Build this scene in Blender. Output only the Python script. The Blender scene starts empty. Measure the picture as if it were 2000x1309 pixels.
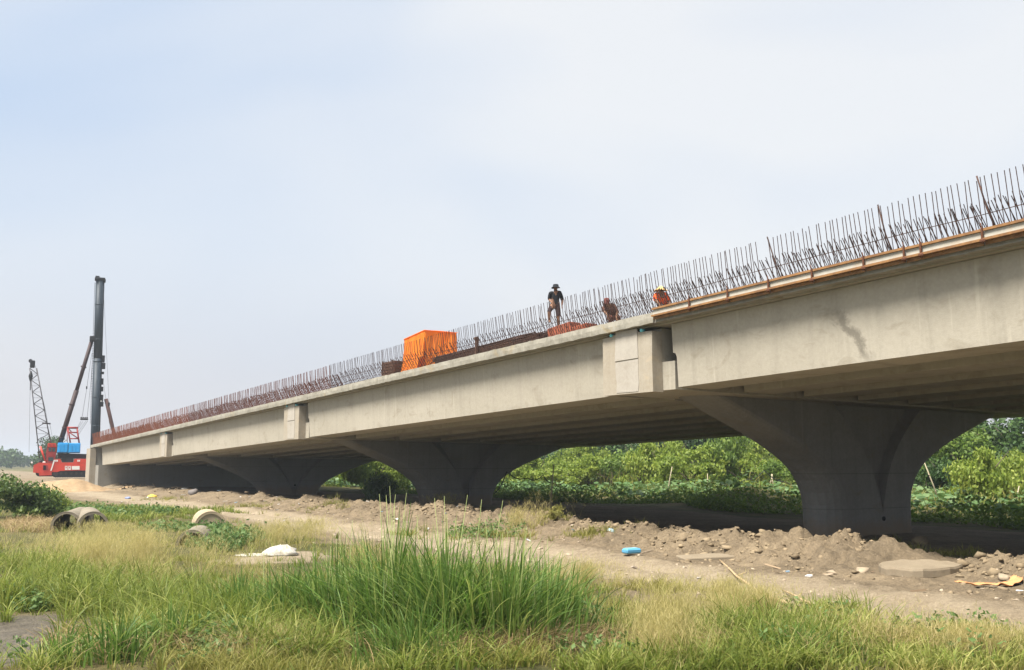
import bpy, math, random
import numpy as np
from mathutils import Vector, Matrix

# ------------------------------------------------------------------ camera, sky, sun, exposure
SC = bpy.context.scene
COL = SC.collection
R = math.radians
CAMZ = 2.8
F, CX, CY, Y0 = 1900.0, 1000.0, 654.5, 902.0          # focal length and horizon of the photograph (its pixels)
PITCH = math.atan((Y0 - CY) / F)
cam = bpy.data.cameras.new('camera')
cam.lens = 36.0 * F / 2000.0
cam.sensor_width = 36.0
cam.clip_start = 0.1
cam.clip_end = 6000
camo = bpy.data.objects.new('camera', cam)
COL.objects.link(camo)
camo.location = (0, 0, CAMZ)
camo.rotation_euler = (R(90) + PITCH, 0, 0)
SC.camera = camo

SUN_EL = R(60)
SUN_DIR = Vector((-0.74, -0.67, 0)).normalized() * math.cos(SUN_EL) + Vector((0, 0, math.sin(SUN_EL)))
world = bpy.data.worlds.new('World')
SC.world = world
world.use_nodes = True
wn = world.node_tree
for n in list(wn.nodes): wn.nodes.remove(n)
def WN(t): return wn.nodes.new(t)
wo = WN('ShaderNodeOutputWorld'); bg = WN('ShaderNodeBackground'); sky = WN('ShaderNodeTexSky')
sky.sky_type = 'NISHITA'; sky.sun_disc = False
sky.sun_elevation = SUN_EL
sky.sun_rotation = math.atan2(SUN_DIR.x, SUN_DIR.y)
sky.air_density = 1.2; sky.dust_density = 5.0; sky.ozone_density = 1.5
bg.inputs['Strength'].default_value = 0.060
# thin high cloud: pale veil with soft large patches mixed over the clear-sky model
tc = WN('ShaderNodeTexCoord'); mp = WN('ShaderNodeMapping'); mp.inputs['Scale'].default_value = (1.0, 1.0, 1.8)
mp.inputs['Location'].default_value = (2.1, 0.7, 1.3)
nz = WN('ShaderNodeTexNoise'); nz.inputs['Scale'].default_value = 1.5; nz.inputs['Detail'].default_value = 3.0
nz.inputs['Roughness'].default_value = 0.45; nz.inputs['Distortion'].default_value = 0.4
rp = WN('ShaderNodeValToRGB')
rp.color_ramp.elements[0].position = 0.36; rp.color_ramp.elements[0].color = (5.3, 6.5, 8.3, 1)
rp.color_ramp.elements[1].position = 0.66; rp.color_ramp.elements[1].color = (8.5, 8.65, 8.8, 1)
mx = WN('ShaderNodeMix'); mx.data_type = 'RGBA'; mx.inputs[0].default_value = 0.8
wn.links.new(tc.outputs['Generated'], mp.inputs['Vector']); wn.links.new(mp.outputs[0], nz.inputs['Vector'])
wn.links.new(nz.outputs['Fac'], rp.inputs['Fac'])
sxz = WN('ShaderNodeSeparateXYZ'); wn.links.new(tc.outputs['Generated'], sxz.inputs[0])
hr = WN('ShaderNodeMapRange'); hr.interpolation_type = 'SMOOTHSTEP'; hr.inputs['From Min'].default_value = 0.0; hr.inputs['From Max'].default_value = .24; wn.links.new(sxz.outputs[2], hr.inputs['Value'])
mh = WN('ShaderNodeMix'); mh.data_type = 'RGBA'; mh.inputs[6].default_value = (7.3, 7.2, 7.5, 1); wn.links.new(hr.outputs[0], mh.inputs[0]); wn.links.new(rp.outputs[0], mh.inputs[7])   # dusty band along the whole horizon
wn.links.new(sky.outputs[0], mx.inputs[6]); wn.links.new(mh.outputs[2], mx.inputs[7])
wn.links.new(mx.outputs[2], bg.inputs['Color']); wn.links.new(bg.outputs[0], wo.inputs[0])

sun = bpy.data.lights.new('sun', 'SUN')
sun.energy = 5.0; sun.angle = R(21); sun.color = (1.0, 0.94, 0.84)
suno = bpy.data.objects.new('sun', sun); COL.objects.link(suno)
suno.location = (-40, -10, 60)
suno.rotation_euler = (-SUN_DIR).to_track_quat('-Z', 'Y').to_euler()

vs = SC.view_settings
vs.view_transform = 'Standard'; vs.look = 'None'; vs.exposure = 1.0; vs.gamma = 1.0; vs.use_curve_mapping = False
SC.cycles.max_bounces = 6; SC.cycles.diffuse_bounces = 1; SC.cycles.transmission_bounces = 3
SC.cycles.volume_bounces = 0; SC.cycles.transparent_max_bounces = 6

RNG = np.random.default_rng(11)
random.seed(5)

# ------------------------------------------------------------------ bridge frame: s along the bridge (uphill), t across (away), z up
YAW = 0.57222; OX, OY = 5.3327, 31.0923
GRADE, CROSS, ZB, L = 0.02856, 0.0143, 2.368 + CAMZ, 32.0
SV = np.array([math.sin(YAW), -math.cos(YAW)]); TV = np.array([math.cos(YAW), math.sin(YAW)])
BROT = math.atan2(SV[1], SV[0])
def st_of(x, y):
    dx, dy = x - OX, y - OY
    return dx * SV[0] + dy * SV[1], dx * TV[0] + dy * TV[1]
def xy_of(s, t): return OX + SV[0] * s + TV[0] * t, OY + SV[1] * s + TV[1] * t
def zb(s, t, z): return ZB + z + GRADE * s - CROSS * t
def bw(s, t, z):
    x, y = xy_of(s, t); return Vector((x, y, zb(s, t, z)))
def ray(px, py):
    a, b = (px - CX) / F, (CY - py) / F
    c, s = math.cos(PITCH), math.sin(PITCH)
    return a, c - b * s, s + b * c
def at(px, py, z=0.0):
    a, b, c = ray(px, py); k = (z - CAMZ) / c; return a * k, b * k

# ------------------------------------------------------------------ helpers
def tag(o, label=None, cat=None, group=None, kind=None):
    if label: o['label'] = label
    if cat: o['category'] = cat
    if group: o['group'] = group
    if kind: o['kind'] = kind
    return o
def link(o, parent=None):
    COL.objects.link(o)
    if parent is not None: o.parent = parent
    return o
def empty(name, loc=(0, 0, 0), rz=0.0, label=None, cat=None, group=None):
    o = bpy.data.objects.new(name, None); o.empty_display_size = 0.3
    o.location = loc; o.rotation_euler = (0, 0, rz)
    link(o); return tag(o, label, cat, group)
def mesh_np(name, V, Q=None, T=None, smooth=False):
    """mesh from numpy verts, quads and triangles"""
    me = bpy.data.meshes.new(name)
    V = np.asarray(V, np.float32).reshape(-1, 3)
    nq = 0 if Q is None else len(Q); nt = 0 if T is None else len(T)
    me.vertices.add(len(V)); me.vertices.foreach_set('co', V.ravel())
    idx = []
    if nq: idx.append(np.asarray(Q, np.int32).ravel())
    if nt: idx.append(np.asarray(T, np.int32).ravel())
    idx = np.concatenate(idx)
    me.loops.add(len(idx)); me.loops.foreach_set('vertex_index', idx)
    st = np.concatenate([np.arange(nq) * 4, nq * 4 + np.arange(nt) * 3]).astype(np.int32)
    me.polygons.add(nq + nt); me.polygons.foreach_set('loop_start', st)
    if smooth: me.polygons.foreach_set('use_smooth', np.ones(nq + nt, bool))
    me.update(calc_edges=True); me.validate()
    return me
def obj(name, me, mat=None, parent=None, loc=None):
    o = bpy.data.objects.new(name, me)
    if mat is not None and not me.materials: me.materials.append(mat)
    if loc is not None: o.location = loc
    return link(o, parent)
class MB:
    """collects simple solids, then becomes ONE mesh object"""
    def __init__(self): self.v = []; self.f = []; self.sm = []
    def add(self, vs_, fs_, smooth=False):
        b = len(self.v); self.v += [tuple(p) for p in vs_]
        self.f += [tuple(i + b for i in f) for f in fs_]; self.sm += [smooth] * len(fs_)
        return self
    def box(self, c, d, m=None, bev=0.0):
        x, y, z = d[0] / 2, d[1] / 2, d[2] / 2
        if bev <= 0:
            P = [(-x, -y, -z), (x, -y, -z), (x, y, -z), (-x, y, -z), (-x, -y, z), (x, -y, z), (x, y, z), (-x, y, z)]
            Fs = [(0, 3, 2, 1), (4, 5, 6, 7), (0, 1, 5, 4), (1, 2, 6, 5), (2, 3, 7, 6), (3, 0, 4, 7)]
        else:
            b = min(bev, x * .9, y * .9, z * .9); P = []; Fs = []
            rings = [(-z, b), (-z + b, 0), (z - b, 0), (z, b)]
            for zz, i in rings:
                X, Y = x - i, y - i; c1 = b if i == 0 else b * .5
                P += [(-X + c1, -Y, zz), (X - c1, -Y, zz), (X, -Y + c1, zz), (X, Y - c1, zz), (X - c1, Y, zz), (-X + c1, Y, zz), (-X, Y - c1, zz), (-X, -Y + c1, zz)]
            for k in range(3):
                for j in range(8):
                    a, e = k * 8 + j, k * 8 + (j + 1) % 8; Fs.append((a, e, e + 8, a + 8))
            Fs.append(tuple(range(7, -1, -1))); Fs.append(tuple(range(24, 32)))
        if m is not None: P = [tuple((m @ Vector(p)) + Vector(c)) for p in P]
        else: P = [(p[0] + c[0], p[1] + c[1], p[2] + c[2]) for p in P]
        return self.add(P, Fs)
    def tube(self, pts, rad, n=6, cap=True, smooth=True):
        pts = [Vector(p) for p in pts]
        if not isinstance(rad, (list, tuple)): rad = [rad] * len(pts)
        P = []; Fs = []
        up = None
        for i, p in enumerate(pts):
            d = (pts[min(i + 1, len(pts) - 1)] - pts[max(i - 1, 0)])
            if d.length < 1e-9: d = Vector((0, 0, 1))
            d.normalize()
            if up is None:
                up = Vector((0, 0, 1)) if abs(d.z) < .9 else Vector((1, 0, 0))
            a = d.cross(up).normalized(); b = a.cross(d).normalized(); up = b
            for k in range(n):
                an = 2 * math.pi * (k + .5) / n
                P.append(p + (a * math.cos(an) + b * math.sin(an)) * rad[i])
        for i in range(len(pts) - 1):
            for k in range(n):
                k2 = (k + 1) % n
                Fs.append((i * n + k, i * n + k2, (i + 1) * n + k2, (i + 1) * n + k))
        self.add(P, Fs, smooth and n > 4)
        if cap:
            b0 = len(self.v) - len(P)
            self.f.append(tuple(b0 + k for k in range(n - 1, -1, -1))); self.sm.append(False)
            self.f.append(tuple(b0 + (len(pts) - 1) * n + k for k in range(n))); self.sm.append(False)
        return self
    def prism(self, poly, y0, y1, fn=None):
        """polygon of (a,b) extruded from y0 to y1; fn(a,b,y)->xyz"""
        if fn is None: fn = lambda a, b, y: (a, y, b)
        n = len(poly); P = [fn(a, b, y0) for a, b in poly] + [fn(a, b, y1) for a, b in poly]
        Fs = [tuple(range(n)), tuple(range(2 * n - 1, n - 1, -1))]
        for i in range(n):
            j = (i + 1) % n; Fs.append((i, i + n, j + n, j))
        return self.add(P, Fs)
    def mesh(self, name, mat=None):
        me = bpy.data.meshes.new(name); me.from_pydata(self.v, [], self.f)
        me.polygons.foreach_set('use_smooth', self.sm)
        if mat: me.materials.append(mat)
        me.validate(); me.update()
        import bmesh
        bm = bmesh.new(); bm.from_mesh(me); bmesh.ops.recalc_face_normals(bm, faces=bm.faces); bm.to_mesh(me); bm.free()
        return me
    def build(self, name, mat, parent=None, loc=None): return obj(name, self.mesh(name, mat), None, parent, loc)

# numpy lattice noise
def _hash(i, j, seed):
    n = (i * 374761393 + j * 668265263 + seed * 974634777) & 0xffffffff
    n = ((n ^ (n >> 13)) * 1274126177) & 0xffffffff
    return ((n ^ (n >> 16)) & 0xffff) / 65535.0
def vnoise(x, y, seed=0):
    x = np.asarray(x, float); y = np.asarray(y, float)
    i = np.floor(x).astype(np.int64); j = np.floor(y).astype(np.int64); fx = x - i; fy = y - j
    fx = fx * fx * (3 - 2 * fx); fy = fy * fy * (3 - 2 * fy)
    a = _hash(i, j, seed); b = _hash(i + 1, j, seed); c = _hash(i, j + 1, seed); d = _hash(i + 1, j + 1, seed)
    return (a * (1 - fx) + b * fx) * (1 - fy) + (c * (1 - fx) + d * fx) * fy
def fbm(x, y, sc, oct=4, seed=0, gain=.5):
    v = 0; a = 1; tot = 0
    for k in range(oct):
        v = v + a * vnoise(np.asarray(x) * sc, np.asarray(y) * sc, seed + k * 17); tot += a; a *= gain; sc *= 2.03
    return v / tot
def cells(x, y, sc, seed=0):
    """broken lumps: rounded tops, sharp crevices, every lump its own height"""
    x = np.asarray(x, float) * sc; y = np.asarray(y, float) * sc; i0 = np.floor(x).astype(np.int64); j0 = np.floor(y).astype(np.int64)
    best = np.full(x.shape, 9.0); hh = np.zeros(x.shape)
    for di in (-1, 0, 1):
        for dj in (-1, 0, 1):
            i, j = i0 + di, j0 + dj; px = i + .15 + .7 * _hash(i, j, seed); py = j + .15 + .7 * _hash(i, j, seed + 5)
            d = (x - px) ** 2 + (y - py) ** 2; k = d < best; best = np.where(k, d, best); hh = np.where(k, _hash(i, j, seed + 9), hh)
    return (1 - np.minimum(best * 1.3, 1)) * (.25 + .75 * hh)
def sm(a, b, x):
    t = np.clip((np.asarray(x, float) - a) / (b - a), 0, 1); return t * t * (3 - 2 * t)

# ------------------------------------------------------------------ materials
class NT:
    def __init__(self, name):
        self.m = bpy.data.materials.new(name); self.m.use_nodes = True
        self.t = self.m.node_tree; self.b = self.t.nodes['Principled BSDF']; self.out = self.t.nodes['Material Output']
    def n(self, ty, **kw):
        nd = self.t.nodes.new(ty)
        for k, v in kw.items():
            if hasattr(nd, k): setattr(nd, k, v)
            else: nd.inputs[k].default_value = v
        return nd
    def l(self, a, b): self.t.links.new(a, b)
    def coord(self, scale=(1, 1, 1), rot=(0, 0, 0), loc=(0, 0, 0), which='Object'):
        c = self.n('ShaderNodeTexCoord'); m = self.n('ShaderNodeMapping')
        m.inputs['Scale'].default_value = scale; m.inputs['Rotation'].default_value = rot; m.inputs['Location'].default_value = loc
        self.l(c.outputs[which], m.inputs[0]); return m.outputs[0]
    def noise(self, vec, scale, detail=4, rough=.55, dist=0.0):
        nz = self.n('ShaderNodeTexNoise'); nz.inputs['Scale'].default_value = scale; nz.inputs['Detail'].default_value = detail
        nz.inputs['Roughness'].default_value = rough; nz.inputs['Distortion'].default_value = dist
        if vec is not None: self.l(vec, nz.inputs['Vector'])
        return nz.outputs['Fac']
    def ramp(self, fac, stops):
        r = self.n('ShaderNodeValToRGB'); e = r.color_ramp.elements
        while len(e) < len(stops): e.new(.5)
        for k, (p, c) in enumerate(stops):
            e[k].position = p; e[k].color = (c if len(c) == 4 else (*c, 1)) if isinstance(c, tuple) else (c, c, c, 1)
        self.l(fac, r.inputs[0]); return r.outputs[0]
    def mix(self, a, b, fac, mode='MIX'):
        m = self.n('ShaderNodeMix'); m.data_type = 'RGBA'; m.blend_type = mode
        for i, v in ((0, fac), (6, a), (7, b)):
            if isinstance(v, (int, float)): m.inputs[i].default_value = v
            elif isinstance(v, tuple): m.inputs[i].default_value = (*v, 1) if len(v) == 3 else v
            else: self.l(v, m.inputs[i])
        return m.outputs[2]
    def math(self, op, a, b=None):
        m = self.n('ShaderNodeMath'); m.operation = op
        for i, v in ((0, a), (1, b)):
            if v is None: continue
            if isinstance(v, (int, float)): m.inputs[i].default_value = v
            else: self.l(v, m.inputs[i])
        return m.outputs[0]
    def bump(self, h, dist=.02, strength=.6):
        b = self.n('ShaderNodeBump'); b.inputs['Distance'].default_value = dist; b.inputs['Strength'].default_value = strength
        self.l(h, b.inputs['Height']); self.l(b.outputs[0], self.b.inputs['Normal'])
    def col(self, c):
        if isinstance(c, tuple): self.b.inputs['Base Color'].default_value = (*c, 1)
        else: self.l(c, self.b.inputs['Base Color'])
    def set(self, rough=.8, metal=0.0, spec=.3):
        self.b.inputs['Roughness'].default_value = rough; self.b.inputs['Metallic'].default_value = metal
        self.b.inputs['Specular IOR Level'].default_value = spec; return self.m

def mat_concrete(name, c0, c1, streak=.35, stain=False, scale=1.0, dirt=(.2, .17, .12), mud=False):
    M = NT(name)
    big = M.noise(M.coord((.22 * scale, .22 * scale, .5 * scale)), 1.0, 5, .6, .6)
    col = M.ramp(big, [(.3, c0), (.7, c1)])
    st = M.noise(M.coord((1.6, 1.6, .10)), 1.3, 6, .65, .2)
    col = M.mix(col, tuple(x * .62 for x in c0), M.math('MULTIPLY', M.ramp(st, [(.5, 0.0), (.78, 1.0)]), streak))
    fine = M.noise(M.coord((1, 1, 1)), 9, 6, .7)
    col = M.mix(col, M.ramp(fine, [(.25, tuple(x * .8 for x in c0)), (.75, tuple(min(x * 1.12, .9) for x in c1))]), .35)
    blot = M.noise(M.coord((.5, .5, .8), loc=(7, 3, 1)), 1.6, 8, .6, 1.2)
    col = M.mix(col, dirt, M.math('MULTIPLY', M.ramp(blot, [(.57, 0.0), (.70, 1.0)]), .42))
    drip = M.noise(M.coord((2.6, 2.6, .06), loc=(3, 8, 2)), 1.6, 4, .6)
    col = M.mix(col, tuple(min(x * 1.25, .8) for x in c1), M.math('MULTIPLY', M.ramp(drip, [(.62, 0.0), (.72, 1.0)]), .35))
    if mud:
        sz_ = M.n('ShaderNodeSeparateXYZ'); M.l(M.coord(), sz_.inputs[0])
        hgt = M.math('ADD', sz_.outputs[2], M.math('MULTIPLY', M.math('SUBTRACT', M.noise(M.coord(), 2.5, 6, .7), .5), -1.1))
        col = M.mix(col, (.24, .18, .12), M.ramp(hgt, [(.12, .75), (.75, 0.0)]))
        for zz in (1.02, 2.35):
            ln = M.math('ABSOLUTE', M.math('SUBTRACT', sz_.outputs[2], zz)); col = M.mix(col, tuple(x * .6 for x in c0), M.math('MULTIPLY', M.ramp(ln, [(.006, 1.0), (.018, 0.0)]), .6))
    if stain:
        # one damp run-off stain on the fascia, slanting down across the web
        v = M.coord((1, 1, 1)); wob = M.noise(v, 1.4, 6, .7, .5)
        sx = M.n('ShaderNodeSeparateXYZ'); M.l(v, sx.inputs[0])
        d = M.math('ADD', M.math('MULTIPLY', M.math('SUBTRACT', sx.outputs[0], 6.75), .86), M.math('MULTIPLY', M.math('SUBTRACT', sx.outputs[2], 0.95), .52))
        d = M.math('ABSOLUTE', M.math('ADD', d, M.math('MULTIPLY', M.math('SUBTRACT', wob, .5), 1.1)))
        a = M.math('SUBTRACT', M.math('MULTIPLY', M.math('SUBTRACT', sx.outputs[0], 6.75), .52), M.math('MULTIPLY', M.math('SUBTRACT', sx.outputs[2], 0.95), .86))
        fade = M.ramp(M.math('ABSOLUTE', a), [(.55, 1.0), (1.0, 0.0)])
        k = M.math('MULTIPLY', M.ramp(d, [(.05, 1.0), (.22, 0.0)]), fade)
        col = M.mix(col, tuple(x * .52 for x in c0), M.math('MULTIPLY', k, .85))
    M.col(col)
    M.bump(M.math('ADD', M.noise(M.coord((1, 1, 1)), 30, 6, .7), M.math('MULTIPLY', big, 2.0)), .01, .5)
    return M.set(.85, 0, .25)
def mat_plain(name, c, rough=.6, metal=0.0, var=.25, scale=6, spec=.3, dirt=None, amount=.4):
    M = NT(name)
    nz = M.noise(M.coord(), scale, 6, .65)
    col = M.ramp(nz, [(.25, tuple(x * (1 - var) for x in c)), (.75, tuple(min(1, x * (1 + var * .6)) for x in c))])
    if dirt: col = M.mix(col, dirt, M.math('MULTIPLY', M.ramp(M.noise(M.coord(loc=(4, 1, 9)), scale * .6, 7, .7, .8), [(.45, 0.0), (.65, 1.0)]), amount))
    M.col(col); M.bump(nz, .006, .4)
    return M.set(rough, metal, spec)
def mat_leaf(name, c0, c1, c2=None, trans=.35, rough=.55, patch=.25):
    """foliage: colour differs from leaf to leaf and in patches"""
    M = NT(name); g = M.n('ShaderNodeNewGeometry')
    stops = [(0.0, c0), (1.0, c1)] if c2 is None else [(0.0, c0), (.55, c1), (1.0, c2)]
    rnd = g.outputs['Random Per Island']
    pn = M.noise(M.coord(which='Object'), patch, 3, .5)
    f = M.math('ADD', M.math('MULTIPLY', rnd, .6), M.math('MULTIPLY', M.ramp(pn, [(.3, 0.0), (.7, 1.0)]), .4))
    col = M.ramp(f, stops)
    M.col(col); M.set(rough, 0, .35)
    tr = M.n('ShaderNodeBsdfTranslucent'); M.l(M.mix(col, (.9, 1.0, .35), .25, 'MULTIPLY'), tr.inputs['Color'])
    ms = M.n('ShaderNodeMixShader'); ms.inputs[0].default_value = trans
    M.l(M.b.outputs[0], ms.inputs[1]); M.l(tr.outputs[0], ms.inputs[2]); M.l(ms.outputs[0], M.out.inputs['Surface'])
    return M.m

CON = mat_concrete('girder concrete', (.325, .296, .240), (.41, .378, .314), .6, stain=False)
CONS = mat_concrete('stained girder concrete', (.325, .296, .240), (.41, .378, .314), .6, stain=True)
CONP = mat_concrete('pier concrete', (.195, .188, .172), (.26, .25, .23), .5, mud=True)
CONE = mat_concrete('kerb concrete', (.185, .172, .138), (.35, .33, .28), .9, scale=4.0, dirt=(.30, .22, .10))
CONB = mat_concrete('end block concrete', (.31, .265, .20), (.39, .355, .295), .5, scale=1.6, dirt=(.45, .36, .24))
CONW = mat_concrete('abutment concrete', (.22, .21, .185), (.29, .277, .245), .5)
PANEL = mat_concrete('pale render patch', (.345, .31, .262), (.42, .392, .345), .35, scale=3)
REBAR = mat_plain('dark rusty rebar', (.060, .040, .036), .75, .2, .35, 12, dirt=(.16, .06, .03), amount=.5)
REBAR2 = mat_plain('red rusty rebar', (.19, .062, .036), .85, .1, .35, 12, dirt=(.28, .11, .05), amount=.5)
REBAR3 = mat_plain('purple brown rebar', (.13, .056, .045), .8, .1, .35, 12, dirt=(.20, .08, .045), amount=.5)
RUSTY = mat_plain('rusty orange steel', (.31, .165, .068), .8, .1, .35, 4, dirt=(.15, .075, .04), amount=.7)
RUSTD = mat_plain('dark rust clamp', (.13, .055, .03), .8, .2, .3, 20)
GREYP = mat_plain('grey formwork steel', (.46, .45, .40), .7, .1, .15, 4, dirt=(.40, .24, .10), amount=.3)
CYAN = mat_plain('cyan plastic pipe', (.16, .55, .62), .4, 0, .1, 9)
BROWNP = mat_plain('brown formwork', (.115, .062, .042), .85, 0, .3, 7)
REDBR = mat_plain('red brown formwork', (.30, .085, .045), .8, 0, .3, 5, dirt=(.16, .06, .04), amount=.5)
BLACK = mat_plain('dark hollow', (.012, .012, .012), .9, 0, .1)

# ------------------------------------------------------------------ terrain
RIGX, RIGY = at(130, 932, 0.85)
def ground_z(x, y):
    x = np.asarray(x, float); y = np.asarray(y, float); s, t = st_of(x, y)
    z = (fbm(x, y, .12, 3, 3) - .5) * .30
    z = z - .30 * sm(-35, -75, s) * sm(-30, -5, t) * (1 - sm(40, 60, t))
    # spoil ridge thrown up along the near side of the bridge
    w = fbm(s, t, .35, 3, 21)
    inb = sm(-104, -96, s) * (1 - sm(60, 80, s))
    ridge = np.exp(-((t - 1.6 - (w - .5) * 3.0) / (1.5 + .5 * w)) ** 2) * (.42 + .55 * w) * inb
    lump = np.abs(fbm(x, y, 1.1, 4, 40, .6) - .5) * 2
    lump2 = np.abs(fbm(x, y, 2.6, 3, 44, .6) - .5) * 2
    dirt = sm(-2.8, -.8, t) * (1 - sm(8.0, 15, t)) * inb
    wx, wy = x + .25 * (fbm(x, y, 1.5, 2, 3) - .5), y + .25 * (fbm(x, y, 1.5, 2, 4) - .5)
    flat_ = 1.0
    for px_, py_, r_ in ((10.1, 24.6, 1.5), (5.7, 28.8, 1.2), (10.6, 22.6, 1.1)): flat_ = flat_ * (1 - .9 * np.exp(-(((x - px_) ** 2 + (y - py_) ** 2) / r_ ** 2) ** 2))
    rough = .34 * cells(wx, wy, 1.1, 50) + .36 * cells(wx, wy, 2.3, 51) + .24 * cells(wx, wy, 4.6, 52); rz_ = np.exp(-((t - 1.5) / 2.4) ** 2)
    z = z + flat_ * (ridge * .42 + dirt * (rough * (.22 + .62 * rz_) * (.5 + fbm(x, y, .5, 2, 53)) - .12))
    # haul road with two ruts and a low berm on each side
    rd = np.exp(-((t + 4.2) / 1.7) ** 4) * inb
    z = z * (1 - .65 * rd) - .05 * rd
    z = z - .13 * rd * (np.exp(-((t + 3.5 + .2 * (w - .5)) / .28) ** 2) + np.exp(-((t + 5.1 + .2 * (w - .5)) / .28) ** 2)) * (.4 + w)
    z = z + .16 * np.exp(-((t + 2.3 + (w - .5)) / .5) ** 2) * inb * (.3 + lump)
    # bumpy bank in the foreground, wet hollow at its left corner
    fg = (1 - sm(-9, -6.5, t)) * (1 - sm(60, 90, y))
    z = z + fg * ((fbm(x, y, .45, 3, 61) - .5) * .35 + .02)
    mud = np.exp(-(((x + 8.4) / 2.3) ** 2 + ((y - 16.2) / 2.7) ** 2) ** 1.5)
    z = z * (1 - mud) - .10 * mud + mud * (fbm(x, y, 1.3, 3, 77) - .5) * .10
    pit = np.exp(-(((x - 1.55) / .75) ** 2 + ((y - 15.0) / .8) ** 2)); z = z - .28 * pit
    # soil heap under the far side of the deck
    hx, hy = xy_of(-22.0, 26.0)
    z = z + 1.25 * np.exp(-(((x - hx) / 3.4) ** 2 + ((y - hy) / 3.2) ** 2)) * (.8 + .5 * lump)
    # low bank behind the lotus field, working platform and sand heap at the far left
    z = z + 3.6 * sm(60, 84, t) * sm(-110, -60, s) * (1 - .4 * fbm(x, y, .05, 2, 5))
    z = z + .9 * np.exp(-(((x - RIGX) / 22) ** 2 + ((y - RIGY - 4) / 14) ** 2) ** 2)
    return z
def gz(x, y): return float(ground_z(np.array([x]), np.array([y]))[0])
def gp(px, py, dz=0.0):
    """point of the terrain that the photograph shows at this pixel (two refinements)"""
    z = 0.0
    for _ in range(3):
        x, y = at(px, py, z); z = gz(x, y)
    return Vector((x, y, z + dz))
def veg_mask(x, y):
    s, t = st_of(x, y)
    n = fbm(x, y, .35, 3, 91)
    v = 1 - sm(-8.6, -6.4, t + (n - .5) * 3.5)
    v = np.maximum(v, sm(15.5, 19, t + (n - .5) * 4))
    far = sm(70, 110, y) * (1 - sm(-12, -6, t)); v = v * (1 - .55 * far)
    mud = np.exp(-(((x + 8.4) / 2.4) ** 2 + ((y - 16.2) / 2.9) ** 2) ** 1.5)
    pit = np.exp(-(((x - 1.55) / .8) ** 2 + ((y - 15.0) / .8) ** 2) ** 2)
    sand = np.zeros_like(x)
    for px, py, rx, ry in ((545, 1088, 1.7, 1.9), (470, 1095, 2.2, 1.2)):
        cx, cy = at(px, py); sand = np.maximum(sand, np.exp(-(((x - cx) / rx) ** 2 + ((y - cy) / ry) ** 2) ** 2))
    return np.clip(v * (1 - mud) * (1 - pit) * (1 - sand), 0, 1)

def axis(dense0, dense1, step, far0, far1, grow=1.16):
    a = list(np.arange(dense0, dense1 + 1e-6, step)); d = step; p = dense1
    while p < far1: d *= grow; p += d; a.append(p)
    d = step; p = dense0; b = []
    while p > far0: d *= grow; p -= d; b.append(p)
    return np.array(b[::-1] + a)
gx = axis(-12, 20, .105, -2600, 2600, 1.05); gy = axis(12, 52, .115, -900, 2800, 1.04)
GX, GY = np.meshgrid(gx, gy); gxf, gyf = GX.ravel(), GY.ravel()
GZ = ground_z(gxf, gyf)
nx, ny = len(gx), len(gy)
ii = (np.arange(ny - 1)[:, None] * nx + np.arange(nx - 1)[None, :]).ravel()
me = mesh_np('ground', np.stack([gxf, gyf, GZ], 1), np.stack([ii, ii + 1, ii + nx + 1, ii + nx], 1), None, True)
s_, t_ = st_of(gxf, gyf)
wv = fbm(gxf, gyf, .5, 3, 15)
road = np.exp(-((t_ + 4.3 + (wv - .5) * 1.2) / 1.9) ** 4) * sm(-104, -90, s_)
for px, py, rx, ry in ((545, 1088, 1.7, 1.9), (470, 1095, 2.2, 1.2)):
    cx, cy = at(px, py); road = np.maximum(road, np.exp(-(((gxf - cx) / rx) ** 2 + ((gyf - cy) / ry) ** 2) ** 2))
cx, cy = at(134, 945, .4); road = np.maximum(road, .9 * np.exp(-(((gxf - cx) / 6) ** 2 + ((gyf - cy) / 5) ** 2) ** 2))
mud = np.exp(-(((gxf + 8.4) / 2.5) ** 2 + ((gyf - 16.2) / 3.0) ** 2) ** 1.5)
ca = me.color_attributes.new('ground_kind', 'FLOAT_COLOR', 'POINT')
ca.data.foreach_set('color', np.stack([veg_mask(gxf, gyf), road, mud, np.ones_like(mud)], 1).astype(np.float32).ravel())
M = NT('bare soil, road and weeds')
at_ = M.n('ShaderNodeAttribute'); at_.attribute_name = 'ground_kind'
sp = M.n('ShaderNodeSeparateColor'); M.l(at_.outputs['Color'], sp.inputs[0])
v1 = M.coord((1, 1, 1))
n1 = M.noise(v1, .45, 8, .62, .4); n2 = M.noise(v1, 3.5, 8, .7, .3); n3 = M.noise(v1, 16, 6, .7)
soil = M.ramp(n1, [(.30, (.120, .092, .060)), (.52, (.245, .188, .122)), (.72, (.38, .295, .19))])
soil = M.mix(soil, M.ramp(n2, [(.3, (.082, .065, .044)), (.7, (.37, .29, .188))]), .45)
roadc = M.mix(M.ramp(n2, [(.3, (.31, .25, .168)), (.7, (.47, .39, .28))]), M.ramp(n1, [(.35, (.21, .158, .10)), (.7, (.40, .325, .225))]), .5)
c = M.mix(soil, roadc, M.ramp(M.math('ADD', sp.outputs[1], M.math('MULTIPLY', M.math('SUBTRACT', n2, .5), .7)), [(.25, 0.0), (.75, 1.0)]))
vegc = M.mix(M.ramp(n2, [(.3, (.060, .062, .022)), (.7, (.15, .135, .055))]), M.ramp(n1, [(.4, (.075, .085, .025)), (.7, (.25, .19, .085))]), .5)
c = M.mix(c, vegc, M.ramp(M.math('ADD', sp.outputs[0], M.math('MULTIPLY', M.math('SUBTRACT', n2, .5), .6)), [(.3, 0.0), (.7, 1.0)]))
mudc = M.ramp(n2, [(.3, (.105, .088, .066)), (.7, (.20, .172, .13))])
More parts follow.
